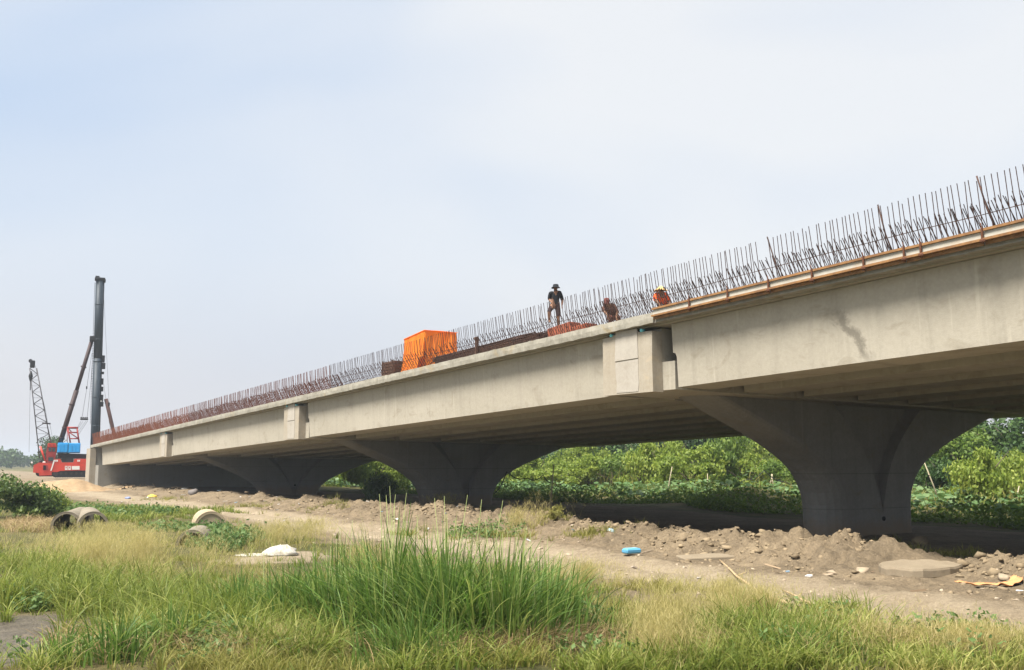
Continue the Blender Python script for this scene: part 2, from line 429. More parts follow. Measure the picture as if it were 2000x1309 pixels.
mk = M.ramp(M.math('ADD', sp.outputs[2], M.math('MULTIPLY', M.math('SUBTRACT', n2, .5), .3)), [(.35, 0.0), (.6, 1.0)])
c = M.mix(c, mudc, mk)
c = M.mix(c, M.ramp(n3, [(.3, .5), (.7, 1.35)]), .55, 'MULTIPLY')
M.col(c)
M.bump(M.math('ADD', M.math('MULTIPLY', n2, 1.8), n3), .10, .9)
M.set(.92, 0, .2)
rr = M.ramp(mk, [(0, .95), (1, .55)]); M.l(rr, M.b.inputs['Roughness'])
GROUND = M.m
ground = tag(obj('ground', me, GROUND), kind='structure')
SOILM = mat_plain('clod soil', (.235, .182, .118), .97, 0, .5, 2.2, .1, dirt=(.36, .285, .185), amount=.6)

# ------------------------------------------------------------------ the bridge
bridge = empty('bridge', (OX, OY, 0), BROT, 'long concrete girder bridge under construction on flared piers, rebar along its edge', 'bridge')
SPACE, NG = 2.95, 8
GLEN = L - 3.42                       # girder length between the pier caps
SCAP = -2.05                         # pier axis, first pier
# girder with notched (dapped) ends
nib = 0.16
side = [(0, 0), (GLEN, 0), (GLEN, 2.045), (-nib, 2.045), (-nib, 1.12), (-.06, 1.10), (0, .98)]
def gside(inner):
    def fn(a, b, y):
        slope = .10 * (b / 2.0)
        t = (0.0 - slope) if y == 0 else (1.45 + slope)
        return (a, t, b + GRADE * a - CROSS * t)
    return fn
gme = MB().prism(side, 0, 1, gside(0)).mesh('girder', CON)
gme_s = MB().prism(side, 0, 1, gside(0)).mesh('girder_stained', CONS)
SPANS = [0, -1, -2, -3]
for k in SPANS:
    for g in range(NG):
        s0, t0 = k * L, g * SPACE
        o = obj('girder', gme_s if (k == 0 and g == 0) else gme, None, bridge, (s0, t0, ZB + GRADE * s0 - CROSS * t0))
        if k == 0 and g == 0: o['label'] = 'near edge girder with a dark slanting damp stain'
TW = (NG - 1) * SPACE + 1.45
# deck slab and rough cast kerb band, span by span
def strip_loft(ss, ring, name, mat, parent, jit=0.0, seed=1):
    rg = np.random.default_rng(seed); V = []; Q = []; n = len(ring)
    for a in ss:
        for (t, z) in ring:
            jt, jz = (rg.normal(0, jit, 2) if jit else (0, 0))
            V.append((a, t + jt * .6, zb(a, t, z) + jz))
    for i in range(len(ss) - 1):
        for k in range(n):
            k2 = (k + 1) % n; Q.append((i * n + k, (i + 1) * n + k, (i + 1) * n + k2, i * n + k2))
    b = MB(); b.add(V, Q); b.f += [tuple(range(n)), tuple(range((len(ss) - 1) * n + n - 1, (len(ss) - 1) * n - 1, -1))]; b.sm += [False, False]
    return b.build(name, mat, parent)
ends = [(-101.2, -3 * L + SCAP), (-3 * L + SCAP, -2 * L + SCAP), (-2 * L + SCAP, -L + SCAP), (-L + SCAP, -.45), (-.45, L + SCAP + .6)]
for i, (a, b) in enumerate(ends):
    if i == 0: a, b = -100.9, -3 * L + SCAP
    strip_loft([a + .004, (a + b) / 2, b - .004], [(-.28, 2.06), (TW + .3, 2.06), (TW + .3, 2.40), (-.28, 2.40)], 'deck_slab', CON, bridge)
    ss = list(np.arange(a + .006, b - .15, .22)) + [b - .006]
    full = i < 4
    ring = [(-.62, 2.10), (-.285, 2.10), (-.285, 2.445), (-.60, 2.445), (-.625, 2.27)] if full else [(-.56, 2.10), (-.285, 2.10), (-.285, 2.445), (-.50, 2.445), (-.53, 2.27)]
    strip_loft(ss, ring, 'edge_kerb', CONE, bridge, .007, 30 + i)
# inverted-T pier caps with pale end blocks
def cap_fn(a, b, y): return (a, y, b - CROSS * y)
for k in (0, -1, -2):
    sc = SCAP + k * L; z0 = ZB + GRADE * sc
    cp = MB().prism([(-1.35, 0.004), (1.88, 0.004), (1.88, .93), (1.27, .93), (1.27, 2.05), (-1.27, 2.05), (-1.27, .93), (-1.35, .93)], .02, TW - .05, cap_fn)
    cap = cp.build('pier_cap', CONP if False else CON, bridge, (sc, 0, z0))
    eb = MB().prism([(-1.30, -.06), (1.30, -.06), (1.28, .95), (1.30, 1.93), (.62, 1.95), (.6, 1.99), (-.72, 1.99), (-.74, 1.95), (-1.30, 1.93)], -.42, .015, cap_fn).build('end_block', CONB, cap)
    eb['label'] = 'pale formwork-marked end block of the pier cap'
    rg = np.random.default_rng(70 - k)
    prof = [(-.62, 1.08), (.60, 1.10), (.56, 2.085), (-.55, 2.085)]; MB().prism(prof, -.446, -.40, cap_fn).build('render_patch', PANEL, eb)
    prof = [(-.56, .0), (-.54, .3), (-.60, .7), (-.60, 1.04), (.60, 1.06), (.58, .6), (.61, .25), (.56, -.01)]; MB().prism(prof, -.434, -.40, cap_fn).build('render_patch', PANEL, eb)
    for xx in (-.80, .80):
        MB().tube([(xx, -.47, 2.0), (xx, -.30, 2.0)], .055, 10).build('drain_pipe', CYAN, eb)
# flared piers: a rounded shaft that splits into two arms with a sunk panel between them
PROF = [(-.6, 2.62), (0, 2.62), (1.2, 2.64), (1.65, 2.74), (2.1, 2.98), (2.5, 3.32), (2.85, 3.78), (3.15, 4.32), (3.5, 5.05), (3.85, 5.9), (4.2, 6.85), (4.55, 7.8), (5.0, 9.0)]
def interp(tab, x): return float(np.interp(x, [a for a, b in tab], [b for a, b in tab]))
def pier_mesh(zs, ztop, name):
    """zs shortens the shaft: profile is measured down from the top"""
    TH = .95; V = []; Q = []; n1 = 10
    drop = 5.0 - ztop
    levels = sorted(set(list(np.linspace(-.6, 1.2, 7)) + list(np.linspace(1.2, 5.0, 34))))
    for z in levels:
        h = interp(PROF, z); r0 = 0 if z < 1.0 else .02 + .30 * (z - 1.0) + .16 * max(0, z - 1.9) ** 2
        r0 = min(r0, h - 1.1); dep = 0.0 if r0 <= 0.02 else min(.40, .30 * (z - 1.0) + .02)
        r0 = max(r0, .015); cor = .85
        ring = []
        for q in range(n1 + 1):                                   # left rounded end
            an = math.pi / 2 + math.pi * q / n1
            ring.append((-h + cor + cor * math.cos(an), TH * math.sin(an)))
        gc = .30; front = [(gc - r0 - .10, -TH), (gc - r0, -TH), (gc - r0 * .74, -TH + dep), (gc + r0 * .86, -TH + dep), (gc + r0, -TH), (gc + r0 + .10, -TH)]
        ring += front
        for q in range(n1 + 1):
            an = -math.pi / 2 + math.pi * q / n1
            ring.append((h - cor + cor * math.cos(an), TH * math.sin(an)))
        ring += [(t, -s) for t, s in front[::-1]]
        for t, s in ring: V.append((-s, t, z - drop))
        n = len(ring)
    for i in range(len(levels) - 1):
        for k in range(n):
            k2 = (k + 1) % n; Q.append((i * n + k, i * n + k2, (i + 1) * n + k2, (i + 1) * n + k))
    b = MB(); b.add(V, Q, False); m_ = (len(levels) - 1) * n
    b.f.append(tuple(range(m_, m_ + n))); b.sm.append(False)
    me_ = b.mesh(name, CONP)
    return me_
PT = 11.15
for k in (0, -1, -2):
    sc = SCAP + k * L; top = ZB + GRADE * sc - CROSS * PT + .03
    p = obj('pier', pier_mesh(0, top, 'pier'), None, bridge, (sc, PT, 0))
    # crossfall: shear the pier head to follow the cap
    mm = p.data
    for v in mm.vertices:
        w = max(0, min(1, (v.co.z - (top - 3.2)) / 3.2)); v.co.z -= CROSS * v.co.y * w
    MB().tube([(.90, .30, .62), (.99, .30, .62)], .085, 12).build('weep_hole', BLACK, p)
    MB().box((.952, -.9, 1.02), (.012, 2.9, .022)).build('pour_line', mat_plain('pour line', (.20, .19, .175), .9) if k == 0 else bpy.data.materials['pour line'], p)
# abutment: front wall, bearing shelf, back wall, cheek walls
SA = -3 * L
ab = MB()
zt = zb(SA, 0, 0)
ab.prism([(SA - 3.6, -1.2), (SA - .35, -1.2), (SA - .35, zt - .02), (SA - 3.6, zt - .02)], -.35, TW + .3, lambda a, b, y: (a, y, b - (CROSS * y if b > 0 else 0)))
abut = ab.build('abutment_wall', CONW, bridge)
MB().prism([(SA - 3.4, zt - .1), (SA - 2.3, zt - .1), (SA - 2.3, zt + 1.93), (SA - 3.4, zt + 1.93)], -.3, TW + .25, lambda a, b, y: (a, y, b - CROSS * y)).build('back_wall', CONW, abut)
MB().prism([(SA - 4.6, -1.2), (SA - 2.2, -1.2), (SA - 2.2, zt + 1.9), (SA - 4.6, zt + 1.9)], -1.0, -.352, lambda a, b, y: (a, y, b)).build('cheek_wall', CONB, abut)
for g in (0, 3, 7):
    pass
# edge formwork rail on the near span: a thing of its own, clamped on the kerb
rail = empty('edge_formwork', (OX, OY, 0), BROT, 'rusty steel edge formwork with grey infill, clamped along the near deck edge', 'formwork')
clamps = [1.35, 2.98, 4.56, 6.09, 7.73, 8.9, 9.36, 10.92, 12.6, 14.3, 16, 17.7]
def railbox(a, b, t0, t1, z0, z1, name, mat, jit=0.0):
    V = []
    for s in (a, b):
        for t, z in ((t0, z0), (t1, z0), (t1, z1), (t0, z1)): V.append((s, t, zb(s, 0, z) + jit))
    return MB().add(V, [(0, 1, 2, 3), (7, 6, 5, 4), (0, 4, 5, 1), (1, 5, 6, 2), (2, 6, 7, 3), (3, 7, 4, 0)]).build(name, mat, rail)
edges_s = [-.42] + [c for c in clamps if c not in (9.36,)] 
for a, b in zip(edges_s[:-1], edges_s[1:]):
    j = random.uniform(-.008, .008)
    railbox(a + .012, b - .012, -.72, -.632, 2.50, 2.56, 'upper_flange', RUSTY, j)
    railbox(a + .015, b - .015, -.672, -.634, 2.335, 2.497, 'infill_panel', GREYP, j)
    railbox(a + .012, b - .012, -.75, -.632, 2.275, 2.332, 'lower_flange', RUSTY, j)
    railbox(a + .02, b - .02, -.665, -.634, 2.185, 2.272, 'lower_plate', RUSTY, j)
for c_ in clamps:
    z = zb(c_, 0, 0); cl = MB()
    cl.box((c_, -.735, z + 2.40), (.045, .04, .38)); cl.box((c_ + .02, -.77, z + 2.26), (.13, .09, .10), None, .03)
    cl.tube([(c_, -.735, z + 2.55), (c_ - .02, -.74, z + 2.68)], .012, 5)
    cl.build('clamp', RUSTD, rail)
# starter bars: tall outer bars, leaning inner bars, long ties
def bar_mesh(name, mat, p0, p1, r, hook=None):
    b = MB(); pts = [p0, p1] + ([hook] if hook else [])
    b.tube(pts, r, 4, True, False); return b.mesh(name, mat)
tallA = [bar_mesh('starter_bar', REBAR, (0, .02, 0), (dx, dt, 1.38), .0102) for dx, dt in ((.00, -.15), (-.02, -.17), (.015, -.14), (-.03, -.17), (.01, -.13))]
incA = [bar_mesh('stirrup_bar', REBAR, (0, .22, -.02), (dx, -.34, h), .0105) for dx, h in ((-.03, .86), (.0, .90), (-.06, .84), (.02, .94))]
S_MAX = 15.2; rg = np.random.default_rng(3)
tall_s = []; s = S_MAX
while s > -100.6: tall_s.append(s); s -= .142 * rg.uniform(.8, 1.2)
inc_s = []; s = S_MAX
while s > -100.6: inc_s.append(s); s -= .140 * rg.uniform(.7, 1.3)
gap = lambda s: 4.05 < s < 4.40
tall_s = [s for s in tall_s if not gap(s)]
def many_bars(name, spec, mat):
    """the far bars joined in one part"""
    b = MB()
    for p0, p1, r in spec: b.tube([p0, p1], r, 3, False, False)
    o = b.build(name, mat, bridge); o['kind'] = 'stuff'; return o
for i, s in enumerate(tall_s[:300]):
    o = obj('starter_bar', tallA[int(rg.integers(5))], None, bridge, (s, -.36, zb(s, -.36, 2.43) - (0 if rg.random() > .1 else rg.uniform(0, .12))))
    o.rotation_euler = (rg.normal(0, .009), rg.normal(0, .010), 0)
for i, s in enumerate(inc_s[:300]):
    o = obj('stirrup_bar', incA[int(rg.integers(4))], None, bridge, (s, .02, zb(s, 0, 2.41)))
    o.rotation_euler = (rg.normal(0, .02), rg.normal(0, .035), 0)
s = 15.1
while s > -5:
    o = obj('cross_bar', incA[int(rg.integers(4))], None, bridge, (s, -.02, zb(s, 0, 2.40))); o.rotation_euler = (rg.normal(-.10, .03), rg.normal(-.10, .04), 0); s -= .17 * rg.uniform(.7, 1.3)
def spec_far(lst, kind, lo, hi):
    out = []
    for s in lst:
        if not (lo <= s < hi): continue
        l1, l2 = rg.normal(0, .03), rg.normal(0, .05)
        if kind == 't': out.append(((s, -.34, zb(s, 0, 2.4)), (s + l1, -.46 + l1, zb(s, 0, 3.80)), .0135))
        else: out.append(((s, .14, zb(s, 0, 2.4)), (s + l2, -.32, zb(s, 0, 3.24 + l2)), .0135))
    return out
many_bars('distant_starter_bars', spec_far(tall_s[300:], 't', -58, 99), REBAR3)
many_bars('distant_stirrup_bars', spec_far(inc_s[300:], 'i', -58, 99) + spec_far([q + .06 for q in inc_s[300:]], 'i', -58, 99), REBAR3)
far_red = spec_far(tall_s[300:], 't', -101, -58) + spec_far(inc_s[300:], 'i', -101, -58) + spec_far([s + .07 for s in inc_s[300:]], 'i', -101, -58) + spec_far([s + .03 for s in inc_s[300:]], 'i', -101, -72)
many_bars('distant_red_bars', far_red, REBAR2)
for a, b, t, z, m_ in [(-33, 15.2, -.21, 3.02, REBAR), (-62, -33, -.21, 3.02, REBAR), (-62, -24, -.05, 2.74, REBAR), (-62, -24, -.12, 2.58, REBAR), (-100.6, -62, -.2, 3.02, REBAR2), (-100.6, -62, -.1, 2.8, REBAR2), (-100.6, -62, 0.0, 2.6, REBAR2), (-100.6, -62, .2, 2.5, REBAR2)]:
    n = max(3, int((b - a) / 1.5)); pts = [(q, t + rg.normal(0, .008), zb(q, t, z) + rg.normal(0, .014)) for q in np.linspace(a, b, n)]
    MB().tube(pts, .011, 4, True, False).build('tie_bar', m_, bridge)
for s, dx in ((4.42, -.30), (8.05, -.05), (10.75, -.12), (13.4, -.1)):     # paired heavier bars at the form joints
    MB().tube([(s + .30, -.30, zb(s, 0, 2.42)), (s + .12, -.40, zb(s, 0, 3.1)), (s + dx * .3, -.46, zb(s, 0, 3.88))], .02, 5).build('joint_bar', REBAR, bridge)

# ------------------------------------------------------------------ things on the deck
def deck(s, t, z=0.0): return bw(s, t, 2.41 + z)
def bundle(name, s0, s1, t0, rows, label, mat, r=.022, n=9):
    e = empty(name, deck((s0 + s1) / 2, t0), BROT, label, 'rebar'); rg = np.random.default_rng(int(abs(s0) * 10))
    half = (s1 - s0) / 2
    me_ = []
    for v in range(3):
        pts = [(q, rg.normal(0, .02), GRADE * q + rg.normal(0, .008)) for q in np.linspace(-half, half, 8)]
        me_.append(MB().tube(pts, r, 5).mesh('bar', mat))
    for row in range(rows):
        for k in range(n - row // 2):
            o = obj('bar', me_[int(rg.integers(3))], None, e, (rg.uniform(-.35, .35), (k - n / 2) * r * 3.0 + rg.normal(0, .01), r + row * r * 2.1 + .02))
            o.rotation_euler = (0, 0, rg.normal(0, .004))
    return e
PILE = mat_plain('brown rebar bundle', (.105, .058, .042), .85, .1, .4, 9, dirt=(.06, .035, .03), amount=.5)
bundle('rebar_stack', -17.2, -8.6, .62, 13, 'long stack of brown rebar on the deck edge right of the orange tarpaulin', PILE)
bundle('rebar_stack', -12.5, -7.4, 1.42, 17, 'brown rebar stack on the deck under the standing worker in black', PILE)
# brown panel crate left of the tarpaulin
c = empty('formwork_crate', deck(-21.6, .5), BROT, 'brown slatted formwork crate against the left side of the orange tarpaulin', 'formwork')
for k in range(6): MB().box((0, 0, .08 + k * .15), (1.5, .9, .125), None, .012).build('plank', BROWNP, c)
for x in (-.6, .6): MB().box((x, -.47, .47), (.09, .035, .92)).build('batten', BROWNP, c)
p_ = empty('timber_post', deck(-13.0, .2), BROT, 'short brown timber post standing among the rebar right of the tarpaulin', 'post')
MB().box((0, 0, .5), (.13, .13, 1.0), None, .01).build('post_shaft', BROWNP, p_)
MB().box((0, -.08, .93), (.16, .03, .10)).build('cleat', BROWNP, p_)
for (s, t, w, h, lab) in ((-7.0, .62, 1.3, .66, 'red brown form box tilted beside the crouching worker, further from him'), (-5.6, .45, 1.0, .42, 'low red brown form box on the deck directly below the crouching worker')):
    e = empty('form_box', deck(s, t), BROT + .1, lab, 'formwork'); e.rotation_euler = (0, -.12, BROT + .12)
    MB().box((0, 0, h / 2), (w, .6, h), None, .02).build('box_body', REDBR, e)
    for x in (-.35, .35): MB().box((x * w, -.315, h / 2), (.06, .03, h * .96)).build('rib', REDBR, e)
# orange tarpaulin draped over a frame
TARP = NT('orange tarpaulin')
n_ = TARP.noise(TARP.coord(), 2.2, 5, .6, .5)
TARP.col(TARP.ramp(n_, [(.3, (.95, .24, .02)), (.7, (1.0, .36, .035))])); TARP.set(.45, 0, .4)
_w = TARP.n('ShaderNodeTexWave'); _w.inputs['Scale'].default_value = 2.2; _w.inputs['Distortion'].default_value = 1.5; _w.inputs['Detail'].default_value = 3.0; TARP.l(TARP.coord((1, 0, .15)), _w.inputs[0])
TARP.bump(TARP.math('ADD', TARP.noise(TARP.coord((1.0, 1.0, .35)), 3.2, 5, .6, 1.0), TARP.math('MULTIPLY', _w.outputs['Fac'], .35)), .07, .8)
tr = TARP.n('ShaderNodeBsdfTranslucent'); tr.inputs[0].default_value = (.9, .25, .02, 1); ms = TARP.n('ShaderNodeMixShader'); ms.inputs[0].default_value = .42
TARP.l(TARP.b.outputs[0], ms.inputs[1]); TARP.l(tr.outputs[0], ms.inputs[2]); TARP.l(ms.outputs[0], TARP.out.inputs['Surface'])
TS, TT = -18.25, .38                      # near right corner of the covered frame
tarp = empty('tarpaulin_shelter', deck(TS, TT), BROT, 'bright orange tarpaulin draped over a box frame on the bridge deck', 'tarpaulin')
def tarp_sheet(path, hem, topz, name, seed, holes=()):
    """vertical cloth hanging along a ground path, wrinkled; hem(u) gives its lower edge"""
    rg = np.random.default_rng(seed); nu, nv = 40, 16; V = []; Q = []
    P = [Vector((a, b, 0)) for a, b in path]; ln = [0]
    for i in range(len(P) - 1): ln.append(ln[-1] + (P[i + 1] - P[i]).length)
    for j in range(nv + 1):
        f = j / nv
        for i in range(nu + 1):
            u = i / nu; d = u * ln[-1]; k = max(q for q in range(len(ln) - 1) if ln[q] <= d + 1e-9)
            w = (d - ln[k]) / (ln[k + 1] - ln[k]); p = P[k].lerp(P[k + 1], w)
            dr = (P[k + 1] - P[k]).normalized(); nrm = Vector((dr.y, -dr.x, 0))
            z0, z1 = hem(u), topz(u); z = z1 + (z0 - z1) * f
            bul = .05 * math.sin(u * 37 + 3 * math.sin(f * 3)) * f + .04 * math.sin(u * 15 + seed) * math.sin(f * 2.6) + .16 * f * f
            q = p + nrm * bul + Vector((0, 0, z + GRADE * p.x)); V.append(q)
    for j in range(nv):
        for i in range(nu):
            uc, zc = (i + .5) / nu, j / nv
            if any(a < uc < b and zc > c0 for a, b, c0 in holes): continue
            a = j * (nu + 1) + i; Q.append((a, a + 1, a + nu + 2, a + nu + 1))
    b = MB(); b.add(V, Q, True); o = b.build(name, TARP.m, tarp)
    m_ = o.modifiers.new('thick', 'SOLIDIFY'); m_.thickness = .012; return o
TOPZ = lambda x: 2.06 + .07 * x
tarp_sheet([(-2.3, .10), (-2.15, 0), (0, 0)], lambda u: .02 + .04 * math.sin(u * 9), lambda u: TOPZ(-2.3 + 2.3 * u), 'front_sheet', 1, holes=((.86, .995, .66),))
tarp_sheet([(0, 0), (0, 1.78)], lambda u: .02 + .75 * float(sm(.55, .75, u)), lambda u: TOPZ(0) + .03 * math.sin(u * 3), 'side_sheet', 2)
tarp_sheet([(-2.2, 1.78), (-2.2, 0)], lambda u: .05, lambda u: TOPZ(-2.2), 'side_sheet', 3)
V = []; Q = []
for j in range(11):
    for i in range(21):
        a, b = i / 20, j / 10; x = -2.24 + 2.30 * a; y = -.05 + 1.88 * b
        V.append((x, y, TOPZ(x) + .004 + .07 * math.sin(b * 3.1) * math.sin(a * 3.1) + GRADE * x))
for j in range(10):
    for i in range(20): k = j * 21 + i; Q.append((k, k + 1, k + 22, k + 21))
MB().add(V, Q, True).build('top_sheet', TARP.m, tarp)
for x in (-2.1, -.1):
    for y in (.1, 1.66): MB().tube([(x, y, 0), (x, y, 1.88)], .025, 6).build('frame_pole', RUSTD, tarp)

# ------------------------------------------------------------------ people
SKIN = mat_plain('skin', (.22, .115, .07), .55, 0, .1)
def cloth(name, c): return mat_plain(name, c, .9, 0, .25, 14)
def person(name, loc, rz, J, E_, lab, colours, hat, lean=0, scale=1.0):
    """J joint: (xyz, radius, zone); one skinned continuous body, clothes as offset shells of its zones"""
    names = list(J); idx = {k: i for i, k in enumerate(names)}
    me_ = bpy.data.meshes.new('body'); me_.from_pydata([Vector(J[k][0]) * scale for k in names], [(idx[a], idx[b]) for a, b in E_], [])
    tmp = bpy.data.objects.new('tmp_body', me_); COL.objects.link(tmp)
    tmp.modifiers.new('skin', 'SKIN')
    for i, k in enumerate(names):
        r = J[k][1]; r = r if isinstance(r, tuple) else (r, r); me_.skin_vertices[0].data[i].radius = (r[0] * scale, r[1] * scale)
    me_.skin_vertices[0].data[idx['pelvis']].use_root = True
    sb = tmp.modifiers.new('sub', 'SUBSURF'); sb.levels = 2; sb.render_levels = 2
    dg = bpy.context.evaluated_depsgraph_get(); dg.update()
    body = bpy.data.meshes.new_from_object(tmp.evaluated_get(dg)); bpy.data.objects.remove(tmp)
    body.materials.clear(); body.materials.append(SKIN); body.name = 'body'
    body.polygons.foreach_set('use_smooth', np.ones(len(body.polygons), bool))
    root = empty(name, loc, rz, lab, 'person')
    bo = obj('body', body, None, root)
    segs = [(Vector(J[a][0]) * scale, Vector(J[b][0]) * scale, J[b][2] if J[b][2] else J[a][2]) for a, b in E_]
    zone = []
    for p in body.polygons:
        c = p.center; best = None
        for a, b, z in segs:
            ab_ = b - a; t = max(0, min(1, (c - a).dot(ab_) / ab_.length_squared)); d = (c - a - ab_ * t).length
            if best is None or d < best[0]: best = (d, z)
        zone.append(best[1])
    for zn, (pname, mat) in colours.items():
        vm = {}; V = []; Fs = []
        for p, z in zip(body.polygons, zone):
            if z != zn: continue
            f = []
            for vi in p.vertices:
                if vi not in vm:
                    vm[vi] = len(V); v = body.vertices[vi]; V.append(v.co + v.normal * .014)
                f.append(vm[vi])
            Fs.append(tuple(f))
        if Fs:
            b = MB(); b.v = [tuple(v) for v in V]; b.f = Fs; b.sm = [True] * len(Fs)
            m2 = bpy.data.meshes.new(pname); m2.from_pydata(b.v, [], b.f); m2.polygons.foreach_set('use_smooth', b.sm); m2.materials.append(mat); m2.update()
            obj(pname, m2, None, bo)
    h = Vector(J['head'][0]) * scale; hx, hy, hz = h
    # face: eyes, nose, ears on the side the head looks to (local -y)
    fd = Vector(hat.get('face', (0, -1, 0))).normalized(); sd = Vector((fd.y, -fd.x, 0))
    fm = MB().tube([h + fd * .085 - Vector((0, 0, .0)), h + fd * .125 - Vector((0, 0, .02))], [.018, .008], 6)
    fm.build('nose', SKIN, bo)
    for q in (-1, 1):
        MB().tube([h + fd * .088 + sd * .035 * q + Vector((0, 0, .02)), h + fd * .10 + sd * .035 * q + Vector((0, 0, .02))], .010, 6).build('eye', BLACK, bo)
        MB().tube([h + sd * .085 * q, h + sd * .105 * q + Vector((0, 0, .01))], .024, 6).build('ear', SKIN, bo)
    MB().box(h + fd * .095 - Vector((0, 0, .055)), (.045, .02, .010)).build('mouth', REDBR, bo)
    ht = MB(); n = 18; prof = hat['prof']; P = []; Fs = []
    for (r, z) in prof:
        for k in range(n):
            an = 2 * math.pi * k / n; P.append((hx + r * math.cos(an), hy + r * math.sin(an), hz + z + (.012 * math.sin(2 * an) if r > .15 else 0)))
    for i in range(len(prof) - 1):
        for k in range(n): Fs.append((i * n + k, i * n + (k + 1) % n, (i + 1) * n + (k + 1) % n, (i + 1) * n + k))
    Fs.append(tuple(range((len(prof) - 1) * n, len(prof) * n)))
    ht.add(P, Fs, True); ht.build(hat['name'], hat['mat'], bo)
    return root
def hand_chain(J, E_, wrist, d, side, cur=Vector((0, 0, -.02)), tag_='l'):
    """palm and five separate fingers from the wrist along d"""
    d = Vector(d).normalized(); sd = Vector(side).normalized(); w = Vector(J[wrist][0])
    J['palm' + tag_] = (tuple(w + d * .07), .022, 'skin'); E_.append((wrist, 'palm' + tag_))
    for k in range(4):
        b = w + d * .10 + sd * (.022 * (k - 1.5)); ln = (.055, .065, .06, .045)[k]
        J[f'f{k}a{tag_}'] = (tuple(b), .0095, 'skin'); J[f'f{k}b{tag_}'] = (tuple(b + d * ln + cur), .008, 'skin')
        E_ += [('palm' + tag_, f'f{k}a{tag_}'), (f'f{k}a{tag_}', f'f{k}b{tag_}')]
    b = w + d * .05 - sd * .04; J['th' + tag_] = (tuple(b + d * .03), .010, 'skin'); E_.append(('palm' + tag_, 'th' + tag_))
CORE = [('pelvis', 'belly'), ('belly', 'chest'), ('chest', 'neck'), ('neck', 'head'), ('head', 'crown'), ('chest', 'shl'), ('chest', 'shr'), ('shl', 'ell'), ('shr', 'elr'), ('ell', 'wrl'), ('elr', 'wrr'),
        ('pelvis', 'hipl'), ('pelvis', 'hipr'), ('hipl', 'knl'), ('hipr', 'knr'), ('knl', 'anl'), ('knr', 'anr'), ('anl', 'tol'), ('anr', 'tor')]
BUCKET = [(.185, -.005), (.180, .012), (.125, .055), (.112, .135), (.085, .150), (.02, .152)]
# 1: standing, one foot raised forward on the bars, looking down, hands on hips
J = {'pelvis': ((0, 0, .90), (.15, .12), 'pants'), 'belly': ((0, -.01, 1.06), (.14, .11), 'shirt'), 'chest': ((.01, -.03, 1.27), (.165, .115), 'shirt'), 'neck': ((.01, -.06, 1.43), .06, 'skin'),
     'head': ((.015, -.10, 1.54), (.088, .10), 'skin'), 'crown': ((.015, -.09, 1.62), (.075, .085), 'skin'),
     'shl': ((-.19, -.02, 1.36), .075, 'shirt'), 'shr': ((.20, -.02, 1.36), .075, 'shirt'), 'ell': ((-.22, .03, 1.12), .055, 'shirt'), 'elr': ((.30, .05, 1.10), .055, 'shirt'),
     'wrl': ((-.14, -.10, .96), .038, 'skin'), 'wrr': ((.26, -.08, .92), .038, 'skin'),
     'hipl': ((-.10, 0, .86), .105, 'pants'), 'hipr': ((.10, 0, .86), .105, 'pants'), 'knl': ((-.26, -.16, .62), .075, 'pants'), 'knr': ((.12, -.02, .47), .075, 'pants'),
     'anl': ((-.24, -.10, .24), .05, 'skin'), 'anr': ((.13, .04, .08), .05, 'skin'), 'tol': ((-.25, -.25, .20), .04, 'skin'), 'tor': ((.13, -.11, .04), .04, 'skin')}
E1 = list(CORE); hand_chain(J, E1, 'wrl', (.35, -.2, -.9), (0, 1, 0), tag_='l'); hand_chain(J, E1, 'wrr', (-.1, -.2, -1), (0, 1, 0), tag_='r')
FACE_CAM = BROT * 0 + R(8)
w1 = deck(-8.85, 1.45, .90)
person('person', w1, FACE_CAM, J, E1, 'person standing in black shirt and black bucket hat, one knee bent, on the deck',
       {'shirt': ('shirt', cloth('black shirt', (.014, .016, .020))), 'pants': ('trousers', cloth('dark trousers', (.045, .03, .032)))},
       dict(prof=BUCKET, name='bucket_hat', mat=cloth('black hat', (.012, .014, .018)), face=(.25, -1, -.25)), scale=1.07)
# 2: crouched and bent forward, brown clothes, cloth wrapped round the head
J = {'pelvis': ((.16, .10, .52), (.17, .14), 'pants'), 'belly': ((.10, .02, .64), (.155, .125), 'shirt'), 'chest': ((-.02, -.08, .82), (.175, .125), 'shirt'), 'neck': ((-.09, -.15, .95), .065, 'skin'),
     'head': ((-.13, -.20, 1.03), (.088, .10), 'skin'), 'crown': ((-.14, -.21, 1.10), (.075, .085), 'skin'),
     'shl': ((-.19, -.06, .88), .08, 'shirt'), 'shr': ((.17, -.06, .90), .08, 'shirt'), 'ell': ((-.24, -.20, .68), .058, 'shirt'), 'elr': ((.29, -.14, .66), .058, 'shirt'),
     'wrl': ((-.12, -.34, .50), .04, 'skin'), 'wrr': ((.20, -.34, .48), .04, 'skin'),
     'hipl': ((.03, .08, .48), .115, 'pants'), 'hipr': ((.26, .06, .48), .115, 'pants'), 'knl': ((-.02, -.26, .46), .08, 'pants'), 'knr': ((.30, -.26, .46), .08, 'pants'),
     'anl': ((.02, -.06, .09), .05, 'pants'), 'anr': ((.28, -.06, .09), .05, 'pants'), 'tol': ((.01, -.22, .05), .045, 'skin'), 'tor': ((.29, -.22, .05), .045, 'skin')}
E2 = list(CORE); hand_chain(J, E2, 'wrl', (.2, -.3, -.9), (1, 0, 0), tag_='l'); hand_chain(J, E2, 'wrr', (-.1, -.3, -.9), (1, 0, 0), tag_='r')
